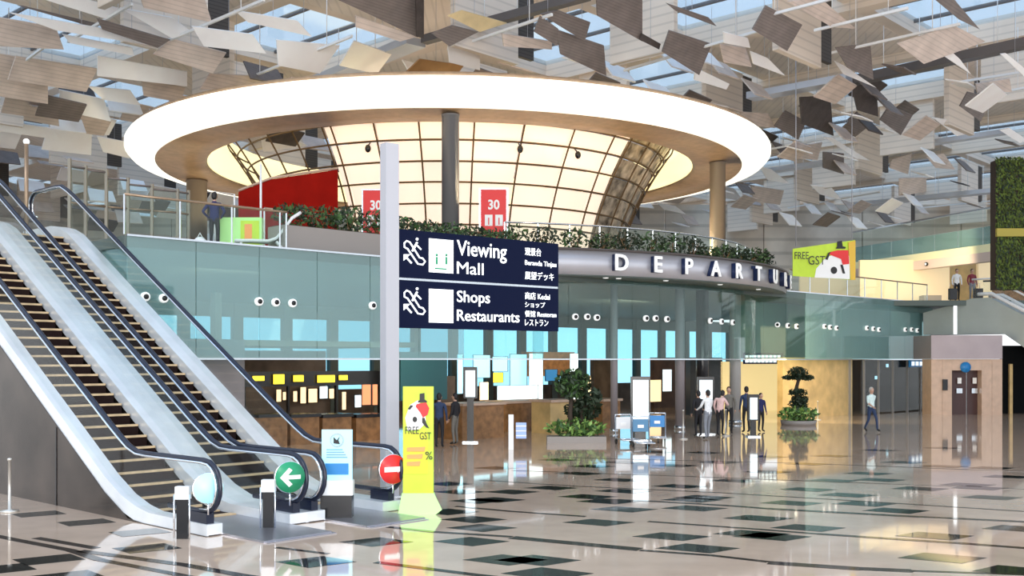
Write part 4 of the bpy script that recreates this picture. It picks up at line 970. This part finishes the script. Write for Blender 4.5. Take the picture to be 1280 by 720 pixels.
# further leaves filling the depth of the roof
random.seed(23)
leafm = {}
for ck in 'WTDK':
    for s_ in range(3):
        q = MB(); L_ = 1.5+.25*s_; W_ = 1.0+.15*s_; ph = math.radians([20, 48, -30][s_]); a_ = VX*L_/2; b_ = (UX*math.cos(ph)+ZX*math.sin(ph))*W_/2
        nrm = a_.cross(b_).normalized(); q.prism([-a_-b_, a_-b_*.8, a_*1.1+b_, -a_*.8+b_*1.1], nrm*.06); leafm[ck, s_] = tmpmesh(q, 'sheet', MC[ck][0])
zc2 = {'W': 'white', 'T': 'tan', 'D': 'taupe', 'K': 'near-black'}
tries = 0; made = 0; small = {}
while made < 215 and tries < 9000:
    tries += 1
    Y = random.uniform(42, 92); x = random.uniform(-20, 1300); X = (x-640)/F*Y; z = random.uniform(13.6, 15.6) if Y < 66 else random.uniform(11.4, 15.4); y = HZ-(z-H)*F/Y
    if y < -5 or y > 282 or any((Vector((X, Y, z))-b_).length < 2.9 for b_ in BAF): continue
    if (X-CD.x)**2+(Y-CD.y)**2 < 17**2 and z < 14: continue
    if x > 1225 and y > 185: continue
    ck = random.choice('WWWTTTDDK'); side_ = 'left of the glowing ring' if x < 400 else ('seen behind the glowing ring' if x < 960 else 'right of the glowing ring')
    dist = 'middle distance' if Y < 66 else 'far distance'
    t = thing('reflector_leaf', 'small %s reflector panel under the roof, %s, %s' % (zc2[ck], side_, dist), 'ceiling panel', (X, Y, z), 0, 'small %s roof panels %s %s' % (zc2[ck], side_, dist))
    inst('sheet', leafm[ck, random.randrange(3)], t); made += 1
    small.setdefault((zc2[ck], side_, dist), []).append((x, t))
for (a_, b_, c_), lst in small.items():
    lst.sort(key=lambda q: q[0])
    for k, (x, t) in enumerate(lst): t['label'] = 'small %s roof panel %s, %s, %s from left' % (a_, b_, c_, ow[k] if k < len(ow) else 'last')

# ------------------------------------------------------------------ escalators
EA_ = math.atan2(VX.y, VX.x)
T30 = math.tan(math.radians(30))
def escalator(v0, wl, ws, wr, rails, lab, flank):
    base = ep(0, v0); t = thing('escalator', lab, 'escalator', base, EA_)
    def B(q, nm, m, p=t): return q.build(nm, m, p, world=False)
    zi = lambda u: -.616+T30*u
    ub, ut = 1.67, 12.3; zl, zt = .35, 6.48
    def deckline(off=0): return [(-1.15, .19+max(off, -.17)), (-.95, .19+max(off, -.17)), (.7, .20+max(off, -.18)), (1.15, .27+off*.9), (ub, zl+off+.07), (2.3, zi(2.3)+off), (6, zi(6)+off), (ut-.5, zi(ut-.5)+off), (ut, zt+off-.10), (ut+.5, zt+off), (14.6, zt+off)]
    def slabx(x0, x1, th, nm, m, off=0, low=None):
        L = deckline(off); q = MB(); n = len(L)
        vs = [(x0, u, z) for u, z in L]+[(x1, u, z) for u, z in L]+[(x0, u, (z-th) if low is None else low(u, z)) for u, z in L]+[(x1, u, (z-th) if low is None else low(u, z)) for u, z in L]
        f = []
        for i in range(n-1): f += [(i, i+1, n+i+1, n+i), (2*n+i, 3*n+i, 3*n+i+1, 2*n+i+1), (i, 2*n+i, 2*n+i+1, i+1), (n+i, n+i+1, 3*n+i+1, 3*n+i)]
        f += [(0, n, 3*n, 2*n), (n-1, 3*n-1, 4*n-1, 2*n-1)]
        q.add(vs, f); return B(q, nm, m)
    slabx(0, wl, .28, 'side_deck', m_deck, low=lambda u, z: max(.01, z-.28)); slabx(wl+ws, wl+ws+wr, .28, 'side_deck', m_deck, low=lambda u, z: max(.01, z-.28))
    slabx(.03, wl-.02, .05, 'skirt_panel', m_dsteel, -.28, low=lambda u, z: max(0, min(z-.015, (z-1.3) if u > 3.5 else 0)))
    slabx(wl+ws+.02, wl+ws+wr-.04, .05, 'skirt_panel', m_dsteel, -.28, low=lambda u, z: max(0, min(z-.015, (z-1.3) if u > 3.5 else 0)))
    # steps
    q = MB(); q.bb(wl+.02, wl+ws-.02, 0, .42, -.02, 0); q.bb(wl+.02, wl+ws-.02, 0, .03, -.25, -.02)
    o0 = B(q, 'step', m_stepd); q2 = MB(); q2.bb(wl+.03, wl+ws-.03, -.012, .03, -.032, .012); n0 = B(q2, 'step_nosing', m_nose, o0)
    n0.location = (0, 0, 0)
    mes, men = o0.data, n0.data
    k = 0
    for i in range(31):
        z = .10+.2*i; u = (z+.616+.20)/T30
        if i == 0: o0.location = (0, u, z); continue
        c = inst('step', mes, t, (0, u, z)); inst('step_nosing', men, c)
    for i, u in enumerate((.98, .58)):
        c = inst('step', mes, t, (0, u, .06-.02*i)); inst('step_nosing', men, c)
    B(MB().bb(wl, wl+ws, -2.3, .58, -.01, .03), 'floor_plate', mat('ribbed_plate', (.36, .36, .40), .3, .8, stripes=('X', 8, .7)))
    B(MB().bb(wl+.02, wl+ws-.02, .45, .6, .03, .05), 'comb_plate', m_nose)
    B(MB().bb(wl, wl+ws, 13.4, 14.6, 5.95, 6.03), 'floor_plate', m_steel)
    # under side box between the steps (keeps light out)
    q = MB(); q.prism([(wl, .5, -.02), (wl, 14.6, -.02+0), (wl, 14.6, 5.6), (wl, 13.2, 5.6), (wl, 2.2, .02)], (ws, 0, 0)); 
    q = MB(); q.prism([(wl, 1.6, .0), (wl, 12.9, 5.75), (wl, 12.9, 4.9), (wl, 3.4, .0)], (ws, 0, 0)); B(q, 'truss_pan', m_black)
    # balustrades, rails
    for ri, x in enumerate(rails):
        zr = lambda u: .348+T30*u
        R_ = .41; uc, zc = -.96, 1.19-R_
        path = [(x, .2, zc-R_), (x, uc+.1, zc-R_)]+[(x, uc-R_*math.sin(a), zc-R_*math.cos(a)) for a in [math.pi*i/10 for i in range(1, 10)]]+[(x, uc+.05, 1.19), (x, .9, 1.19), (x, 1.25, 1.205), (x, 1.55, 1.29), (x, 1.85, 1.44), (x, 2.3, zr(2.3)+.01), (x, 6, zr(6)), (x, 11.9, zr(11.9)), (x, 12.3, zr(12.3)-.02), (x, 12.7, zr(12.55)), (x, 13.1, zr(12.6)), (x, 14.4, zr(12.6))]
        zz = zr(12.6); path += [(x, 14.4+.38*math.sin(a), zz-.38+.38*math.cos(a)) for a in [math.pi*i/8 for i in range(1, 9)]]
        B(MB().tube(path, .036, 8, sx=1.25, up=(1, 0, 0)), 'handrail', m_rub)
        for s_ in (-.052, .052):
            pth = [(p[0]+s_, p[1], p[2]-.0) for p in path[1:]]
            # guide strip just inside the rubber
            g2 = []
            for i, p in enumerate(pth):
                a = Vector(pth[max(i-1, 0)]); b = Vector(pth[min(i+1, len(pth)-1)]); d = (b-a).normalized(); n = Vector((0, -d.z, d.y))
                g2.append(Vector(p)-n*.035 if True else p)
            B(MB().tube(g2, .022, 6), 'chrome_guide', m_chrome)
        # glass
        L = [(-.96, 0), (.9, 0), (1.6, 0), (2.3, 0), (6, 0), (12.2, 0), (12.8, 0), (14.4, 0)]
        def top(u):
            if u < 1.2: return 1.15
            if u < 2.3: return max(1.15, zr(u)-.04+.02)
            return min(zr(u)-.04, zr(12.6)-.04)
        def bot(u): return min(zt, max(.18 if u < 1 else .3, zi(u)))-.01
        q = MB(); th = .008; vs = []
        U_ = [-.9, 0, .9, 1.3, 1.6, 1.9, 2.3, 6, 11.9, 12.3, 12.8, 14.4]
        for u in U_:
            vs += [(x-th, u, bot(u)), (x+th, u, bot(u)), (x+th, u, top(u)), (x-th, u, top(u))]
        f = []
        for i in range(len(U_)-1):
            for k_ in range(4): f.append((i*4+k_, i*4+(k_+1) % 4, i*4+4+(k_+1) % 4, i*4+4+k_))
        q.add(vs, f); B(q, 'glass_balustrade', m_glc)
        # newel glass half disc and base
        q = MB(); q.prism([(x-th, uc+.02, zc-R_+.02)]+[(x-th, uc-(R_-.05)*math.sin(a), zc-(R_-.05)*math.cos(a)) for a in [math.pi*i/10 for i in range(0, 11)]], (2*th, 0, 0)); B(q, 'newel_glass', m_glc)
        q = MB(); q.bb(x-.07, x+.07, uc-.12, uc+.4, .01, .36); B(q, 'newel_base', m_rub)
    # grey flank
    if flank:
        q = MB(); q.prism([(-.02, -1.15, 0), (-.02, -1.15, .01), (-.02, .9, .01), (-.02, 1.4, .04), (-.02, 2.3, zi(2.3)-.28), (-.02, 13, zi(13)-.28), (-.02, 13, 0)], (.05, 0, 0))
        B(q, 'flank_cladding', m_dsteel)
        for u in (4.2, 7.4, 10.6): B(MB().bb(-.035, -.02, u, u+.03, 0, zi(u)-.3), 'panel_joint', m_black)
    return t
e1 = escalator(0, .28, 1.295, .37, (.10, 1.76), 'left escalator of the pair, with dark steel flank at the left of view', True)
e2 = escalator(1.944, .37, 1.313, .466, (.20, 1.946), 'right escalator of the pair, nearest the tall sign post', False)
# round signs on the newels
def disc(u, v, z, r, m, nm, lab, deco=None):
    p = ep(u, v, z); n = -UX*.9+Vector((0, -.45, 0)); n.normalize(); xd = ZX.cross(n).normalized()
    t = thing(nm, lab, 'sign', p)
    q = MB(); q.tube([p, p+n*.02], r, 28); q.build('sign_disc', m, t)
    q = MB(); q.tube([p-n*.01+xd*math.cos(a)*r+ZX*math.sin(a)*r for a in [2*math.pi*i/28 for i in range(28)]], .012, 6, closed=True); q.build('rim', m_chrome, t)
    MB().tube([p-ZX*r, ep(u, v, .36)], .015, 6).build('stem', m_chrome, t)
    if deco == 'bar': MB().box(p+n*.03, (r*1.35, .01, r*.34), (xd, n, ZX)).build('white_bar', m_wht, t)
    if deco == 'arrow':
        q = MB(); c = p+n*.03
        def D(a, b): return c+xd*a*r+ZX*b*r
        q.prism([D(-.7, 0), D(-.1, .62), D(.12, .45), D(-.18, .13), D(.68, .13), D(.68, -.13), D(-.18, -.13), D(.12, -.45), D(-.1, -.62)], n*.008); q.build('white_arrow', m_wht, t)
    return t
disc(-1.22, -.02, .78, .24, m_cyanp, 'newel_disc', 'blank pale cyan disc on the leftmost escalator newel')
disc(-1.30, 1.47, .84, .26, m_green, 'direction_disc', 'round green sign with white arrow on the middle escalator newel', 'arrow')
disc(-1.30, 3.74, .80, .27, m_redsg, 'no_entry_disc', 'round red no-entry sign with white bar on the right escalator newel', 'bar')
# sensor posts with white heads at the entry
for u, v, l in [(-1.0, -.33, 'entry sensor post with white head left of the cyan disc'), (-1.2, 1.12, 'entry sensor post with white head left of the green arrow sign')]:
    p = ep(u, v); t = thing('sensor_post', l, 'post', p)
    MB().bb(-.09, .09, -.05, .05, 0, .62).build('post_body', m_black, t, world=False); MB().bb(-.11, .11, -.07, .07, .62, .82).build('white_head', m_white, t, world=False)
    q = MB(); q.tube([(-.12, -.07, .02), (-.12, -.07, .7)], .014, 6); q.tube([(.12, -.07, .02), (.12, -.07, .7)], .014, 6); q.build('chrome_edge', m_chrome, t, world=False)
# glossy pads before the escalators
for c_, l in [(ep(-2.0, .95), 'metal landing plate in front of the left escalator'), (ep(-2.0, 2.97), 'metal landing plate in front of the right escalator')]:
    o = MB().box((0, 0, .006), (1.3, .8, .012), (VX, UX, ZX)).build('landing_plate', mat('landing_metal', (.50, .50, .56), .18, .8)); o.location = c_+ZX*.004
    tag(o, l, 'floor plate')
# blue notice stand
p = onz(421.5, 648); Yb = p.y
t = thing('notice_stand', 'pale blue notice board on a white and black pedestal before the right escalator', 'notice', p)
sc = Yb/F
MB().bb(-19*sc, 19*sc, -.03, .03, 31*sc, 111*sc).build('board', m_cyanp, t, world=False)
MB().bb(-14.5*sc, 14.5*sc, -.045, -.03, 55*sc, 69*sc).build('blue_block', m_bluep, t, world=False)
q = MB(); q.tube([Vector((math.cos(a)*8*sc, -.04, 98*sc+math.sin(a)*8*sc)) for a in [2*math.pi*i/20 for i in range(20)]], .008, 5, closed=True); q.build('round_mark', m_grey, t, world=False)
q = MB(); q.prism([(-4*sc, -.04, 94*sc), (-4*sc, -.04, 102*sc), (0, -.04, 98*sc), (4*sc, -.04, 103*sc), (2*sc, -.04, 98*sc), (4*sc, -.04, 93*sc)], (0, -.008, 0)); q.build('symbol', m_ink, t, world=False)
for k in range(4): MB().bb(-13*sc, (13-2*k)*sc, -.04, -.03, (76+3.2*k)*sc, (77.2+3.2*k)*sc).build('text_line', mat('text_blue', (.15, .35, .5), .5), t, world=False)
MB().bb(-20.5*sc, 20.5*sc, -.10, .10, 31*sc-.02, 48*sc).build('white_tray', m_white, t, world=False)
MB().bb(-19.5*sc, 19.5*sc, -.13, .12, 0, 31*sc-.02).build('black_pedestal', m_black, t, world=False)

# ------------------------------------------------------------------ sign post with the direction sign
SPp = Vector((at(487, 0, 21.3).x, 21.3, 0))
dsg = Vector((.775, .632, 0)); nsg = Vector((.632, -.775, 0))
A0 = Vector((at(497, 0, 21.4).x, 21.4, 0))
ds = thing('direction_sign', 'blue-black overhead direction sign with white lettering on a tall grey post', 'sign', SPp)
zp = at(485, 180, 21.3).z
MB().box(SPp+ZX*zp/2, (.31, .22, zp), (dsg, nsg, ZX)).build('post', mat('post_grey', (.50, .50, .54), .4, .3), ds)
MB().box(SPp+ZX*.04, (.42, .34, .05), (dsg, nsg, ZX)).build('post_base', m_steel, ds)
def S(x, y): return onpl(x, y, A0, nsg)
def spanel(y0l, y1l, nm):
    a, b = S(497, y0l), S(497, y1l); c = S(698, 300); Lh = (Vector((c.x, c.y, 0))-Vector((a.x, a.y, 0))).length
    q = MB().box(Vector((a.x, a.y, 0))+dsg*Lh/2-nsg*.09+ZX*(a.z+b.z)/2, (Lh, .18, abs(a.z-b.z)), (dsg, nsg, ZX)); return q.build(nm, m_navy, ds), a, b
p1, a1_, b1_ = spanel(286, 346.5, 'sign_panel'); p2, a2_, b2_ = spanel(349.5, 409.5, 'sign_panel')
c = S(698, 300); Lh = (Vector((c.x, c.y, 0))-Vector((a1_.x, a1_.y, 0))).length
MB().box(Vector((a1_.x, a1_.y, 0))+dsg*Lh/2-nsg*.09+ZX*(b1_.z+a2_.z)/2, (Lh, .14, .05), (dsg, nsg, ZX)).build('divider', m_steel, ds)
def stext(body, x0, x1, y0, y1, par, bold=.006):
    a = S(x0, y1); b = S(x1, y1); h_ = S(x0, y0).z-a.z
    L_ = (Vector((b.x, b.y, 0))-Vector((a.x, a.y, 0))).length
    o = text('lettering', body, m_wsign, par, a+nsg*.002, dsg, h_, width=L_, bold=bold); return o
stext('Viewing', 571, 633, 300, 325, p1); stext('Mall', 571, 604, 327, 342, p1, 0)
stext('Shops', 571, 612, 363, 382, p2); stext('Restaurants', 571, 649, 387, 401, p2)
for b_, x0, x1, y0, y1, pp in [('\u89c2\u666f\u53f0', 656, 676, 309, 319, p1), ('Beranda Tinjau', 656, 695, 325, 333, p1), ('\u5c55\u671b\u30c7\u30c3\u30ad', 656, 692, 339, 349, p1),
    ('\u5546\u5e97 Kedai', 656, 687, 365, 374, p2), ('\u30b7\u30e7\u30c3\u30d7', 656, 681, 377, 384, p2), ('\u9910\u9986 Restoran', 656, 695, 388, 396, p2), ('\u30ec\u30b9\u30c8\u30e9\u30f3', 656, 685, 399, 407, p2)]:
    stext(b_, x0, x1, y0, y1, pp, 0)
for (x0, x1, y0, y1, pp) in [(536, 566, 298, 340, p1), (536, 566, 361, 403, p2)]:
    a = S(x0, y1); b = S(x1, y0); L_ = (Vector((b.x, b.y, 0))-Vector((a.x, a.y, 0))).length; zt_ = S(x0, y0).z
    MB().box(Vector((a.x, a.y, 0))+dsg*L_/2+nsg*.01+ZX*(a.z+zt_)/2, (L_, .02, zt_-a.z), (dsg, nsg, ZX)).build('white_pictogram', m_wsign, pp)
    if pp is p1:
        for s_ in (545, 557):
            q = S(s_, 326); MB().box(q+nsg*.025, (.05, .01, .16), (dsg, nsg, ZX)).build('figure_mark', m_green, pp); MB().tube([q+nsg*.02+ZX*.12, q+nsg*.03+ZX*.12], .03, 10).build('figure_mark', m_green, pp)
        q = S(550, 336); MB().box(q+nsg*.025, (.30, .01, .03), (dsg, nsg, ZX)).build('figure_mark', m_green, pp)
for oy, pp in ((0, p1), (62, p2)):
    q = MB()
    def SS(x, y): return S(x, y+oy)+nsg*.012
    q.tube([SS(505, 304), SS(508, 301), SS(512, 303), SS(524, 322), SS(528, 323), SS(531, 327), SS(528, 331), SS(522, 330), SS(509, 311), SS(505, 309)], .018, 6, closed=True)
    q.tube([SS(515, 314), SS(521, 303)], .022, 6); q.tube([SS(521, 307), SS(526, 312)], .016, 6)
    q.ell(SS(521, 299), (.03, .03, .03)); q.prism([SS(504, 318), SS(512, 318), SS(504, 326)], nsg*.01); q.tube([SS(505, 319), SS(514, 329)], .02, 6)
    q.build('escalator_symbol', m_wsign, pp)

# ------------------------------------------------------------------ lime totem and hanging lime banner
p = onz(523, 640); sc = p.y/F
t = thing('lime_totem', 'tall lime green poster totem with a flared foot beside the sign post', 'totem', p, 0)
MB().bb(-19*sc, 19*sc, -.05, .05, 22*sc, 157*sc).build('poster_body', m_lime, t, world=False)
q = MB(); q.prism([(-18*sc, -.06, 22*sc), (-18*sc, -.06, 0), (-25*sc, -.06, 0)], (0, 0, 0)); 
q = MB(); q.add([(-20*sc, -.08, 24*sc), (20*sc, -.08, 24*sc), (31*sc, -.32, 6*sc), (23*sc, -.38, 0), (-23*sc, -.38, 0), (-20*sc, .08, 24*sc), (20*sc, .08, 24*sc), (24*sc, .25, 0), (-24*sc, .25, 0)],
    [(0, 1, 2, 3, 4), (1, 6, 7, 2), (2, 7, 3), (5, 0, 4, 8), (6, 5, 8, 7), (0, 5, 6, 1), (4, 3, 7, 8)]); q.build('flared_foot', m_limel, t, world=False)
MB().bb(-18.5*sc, 12*sc, -.06, -.05, 48*sc, 100*sc).build('yellow_field', m_limey, t, world=False)
def blob(pts, m, nm, par, y=-.062, sx=1): MB().prism([(a*sc*sx, y, b*sc) for a, b in pts], (0, -.006, 0)).build(nm, m, par, world=False)
blob([(-13, 102), (-16, 118), (-10, 134), (0, 140), (8, 128), (10, 112), (2, 104)], m_wht, 'white_print', t)
blob([(2, 148), (2, 140), (0, 139), (0, 137), (11, 137), (11, 139), (8, 141), (8, 149)], m_ink, 'hat_print', t, -.07)
blob([(2, 136), (10, 137), (14, 130), (12, 122), (6, 118), (3, 124), (-3, 132), (-2, 135)], m_redb, 'figure_print', t, -.07)
blob([(5, 118), (8, 118), (11, 110), (14, 105), (10, 106), (5, 112)], m_ink, 'figure_print', t, -.07)
blob([(-4+3*math.cos(a), 116+3.5*math.sin(a)) for a in [2*math.pi*i/12 for i in range(12)]], m_ink, 'disc_print', t, -.07)
blob([(-13, 129), (-9, 134), (-6, 133), (-10, 128)], m_ink, 'disc_print', t, -.07)
W0 = Vector(p)
text('lettering', 'FREE', m_ink, t, W0+Vector((-16*sc, -.07, 98*sc)), Vector((1, 0, 0)), 9*sc, width=17*sc)
text('lettering', 'GST', m_ink, t, W0+Vector((2*sc, -.07, 91*sc)), Vector((1, 0, 0)), 9*sc, width=14*sc)
for k in range(3): blob([(-14, 58+9*k), (-14, 63+9*k), (3+3*k, 64+9*k), (2+3*k, 58+9*k)], m_orng, 'orange_print', t, -.066)
text('small_mark', '%', m_ink, t, W0+Vector((9*sc, -.07, 66*sc)), Vector((1, 0, 0)), 10*sc)
# hanging banner
bn = thing('lime_banner', 'wide lime green banner hanging over the concourse right of the big letters', 'banner', at(1028, 325, 44))
BY = 44
def BQ(x, y): return at(x, y, BY+(x-1028)*.02)
MB().prism([BQ(991, 345), BQ(991, 311), BQ(1069, 300), BQ(1069, 350)], (0, .05, 0)).build('banner_cloth', m_lime, bn)
def bp_(pts, m, nm, off=.02): MB().prism([BQ(x, y)-Vector((0, off, 0)) for x, y in pts], (0, -.01, 0)).build(nm, m, bn)
bp_([(1018, 347), (1020, 336), (1032, 322), (1048, 316), (1062, 320), (1062, 349)], m_wht, 'white_print')
bp_([(1060, 303), (1069, 301), (1069, 350), (1063, 350)], mat('banner_amber', (.80, .50, .05), .5), 'amber_print', .035)
bp_([(1046, 302), (1052, 301), (1053, 308), (1057, 309), (1056, 311), (1044, 311), (1046, 308)], m_ink, 'hat_print', .045)
bp_([(1047, 313), (1060, 313), (1061, 330), (1053, 331), (1051, 324), (1036, 318), (1038, 315)], m_redb, 'figure_print', .045)
bp_([(1050, 331), (1053, 331), (1056, 342), (1053, 342)], m_ink, 'leg_print', .045)
bp_([(1042+4*math.cos(a), 338+4.5*math.sin(a)) for a in [2*math.pi*i/14 for i in range(14)]], m_ink, 'disc_print', .045)
bp_([(1031, 324), (1035, 316), (1038, 315), (1034, 325)], m_ink, 'swirl_print', .045)
for txt_, x0, x1, y0, y1 in [('FREE', 993, 1008, 315, 324), ('GST', 1010, 1028, 320, 331)]:
    a = BQ(x0, y1)-Vector((0, .04, 0)); b = BQ(x1, y1); text('lettering', txt_, m_ink, bn, a, Vector((1, 0, 0)), BQ(x0, y0).z-a.z, width=b.x-a.x)
for x in (995, 1065): MB().tube([BQ(x, 308 if x < 1000 else 301), Vector((BQ(x, 300).x, BQ(x, 300).y, 16.2))], .02, 5).build('hanging_wire', m_grey, bn)
# far right stair going down
st = thing('far_escalator', 'grey sided escalator descending at the far right edge', 'escalator', at(1240, 380, 55))
D2 = -UX
def SP2(d, z, v=0): return Vector((at(1215, 0, 56).x, 56, 0))+D2*d+VX*v+ZX*z
q = MB(); q.prism([SP2(0, 6.1), SP2(.9, 6.1), SP2(9, 1.4), SP2(9, .2), SP2(7, .2), SP2(1.6, 4.2), SP2(-2.6, 4.2), SP2(-2.6, 5.4), SP2(-1, 5.8)], VX*1.8)
q.build('side_panel', mat('stair_grey', (.36, .40, .40), .4, .3, noise=.06, nscale=1), st)
for v in (0, 1.7):
    MB().tube([SP2(0, 7.1, v), SP2(1, 7.1, v), SP2(9, 2.4, v)], .05, 8).build('handrail', m_rub if v else m_white, st)
    MB().tube([SP2(.3, 6.3, v), SP2(1, 6.3, v), SP2(9, 1.6, v)], .10, 8).build('white_edge', m_white, st)
    q = MB(); q.prism([SP2(0, 6.2, v), SP2(1, 6.2, v), SP2(9, 1.5, v), SP2(9, 2.4, v), SP2(1, 7.05, v), SP2(0, 7.05, v)], VX*.02); q.build('glass_balustrade', m_glc, st)
# white vertical light strip by the portal
o = MB().bb(-.07, .07, -.05, .05, -.72, .72).build('light_strip', m_wsign); o.location = at(1194, 400, 53.6); tag(o, 'vertical white light strip where the teal band ends', 'light')
lamp('gold_wash', 'AREA', fp(inpx(1020, -1.5), -1.5, 2.75), 220, (1, .82, .45), 5, fp(inpx(1020, .8), .8, .8))
# ------------------------------------------------------------------ lamps of the rooms
for t_, n_, e_, c_ in [(1, 6, 160, (1, .75, .5)), (8, 5, 160, (1, .8, .55)), (16, 7, 200, (1, .85, .7)), (24, 8, 160, (1, .8, .6))]:
    lamp('room_lamp', 'AREA', fp(t_, n_-2, 4.6), e_*1.6, c_, 2.5, fp(t_, n_+6, 1))
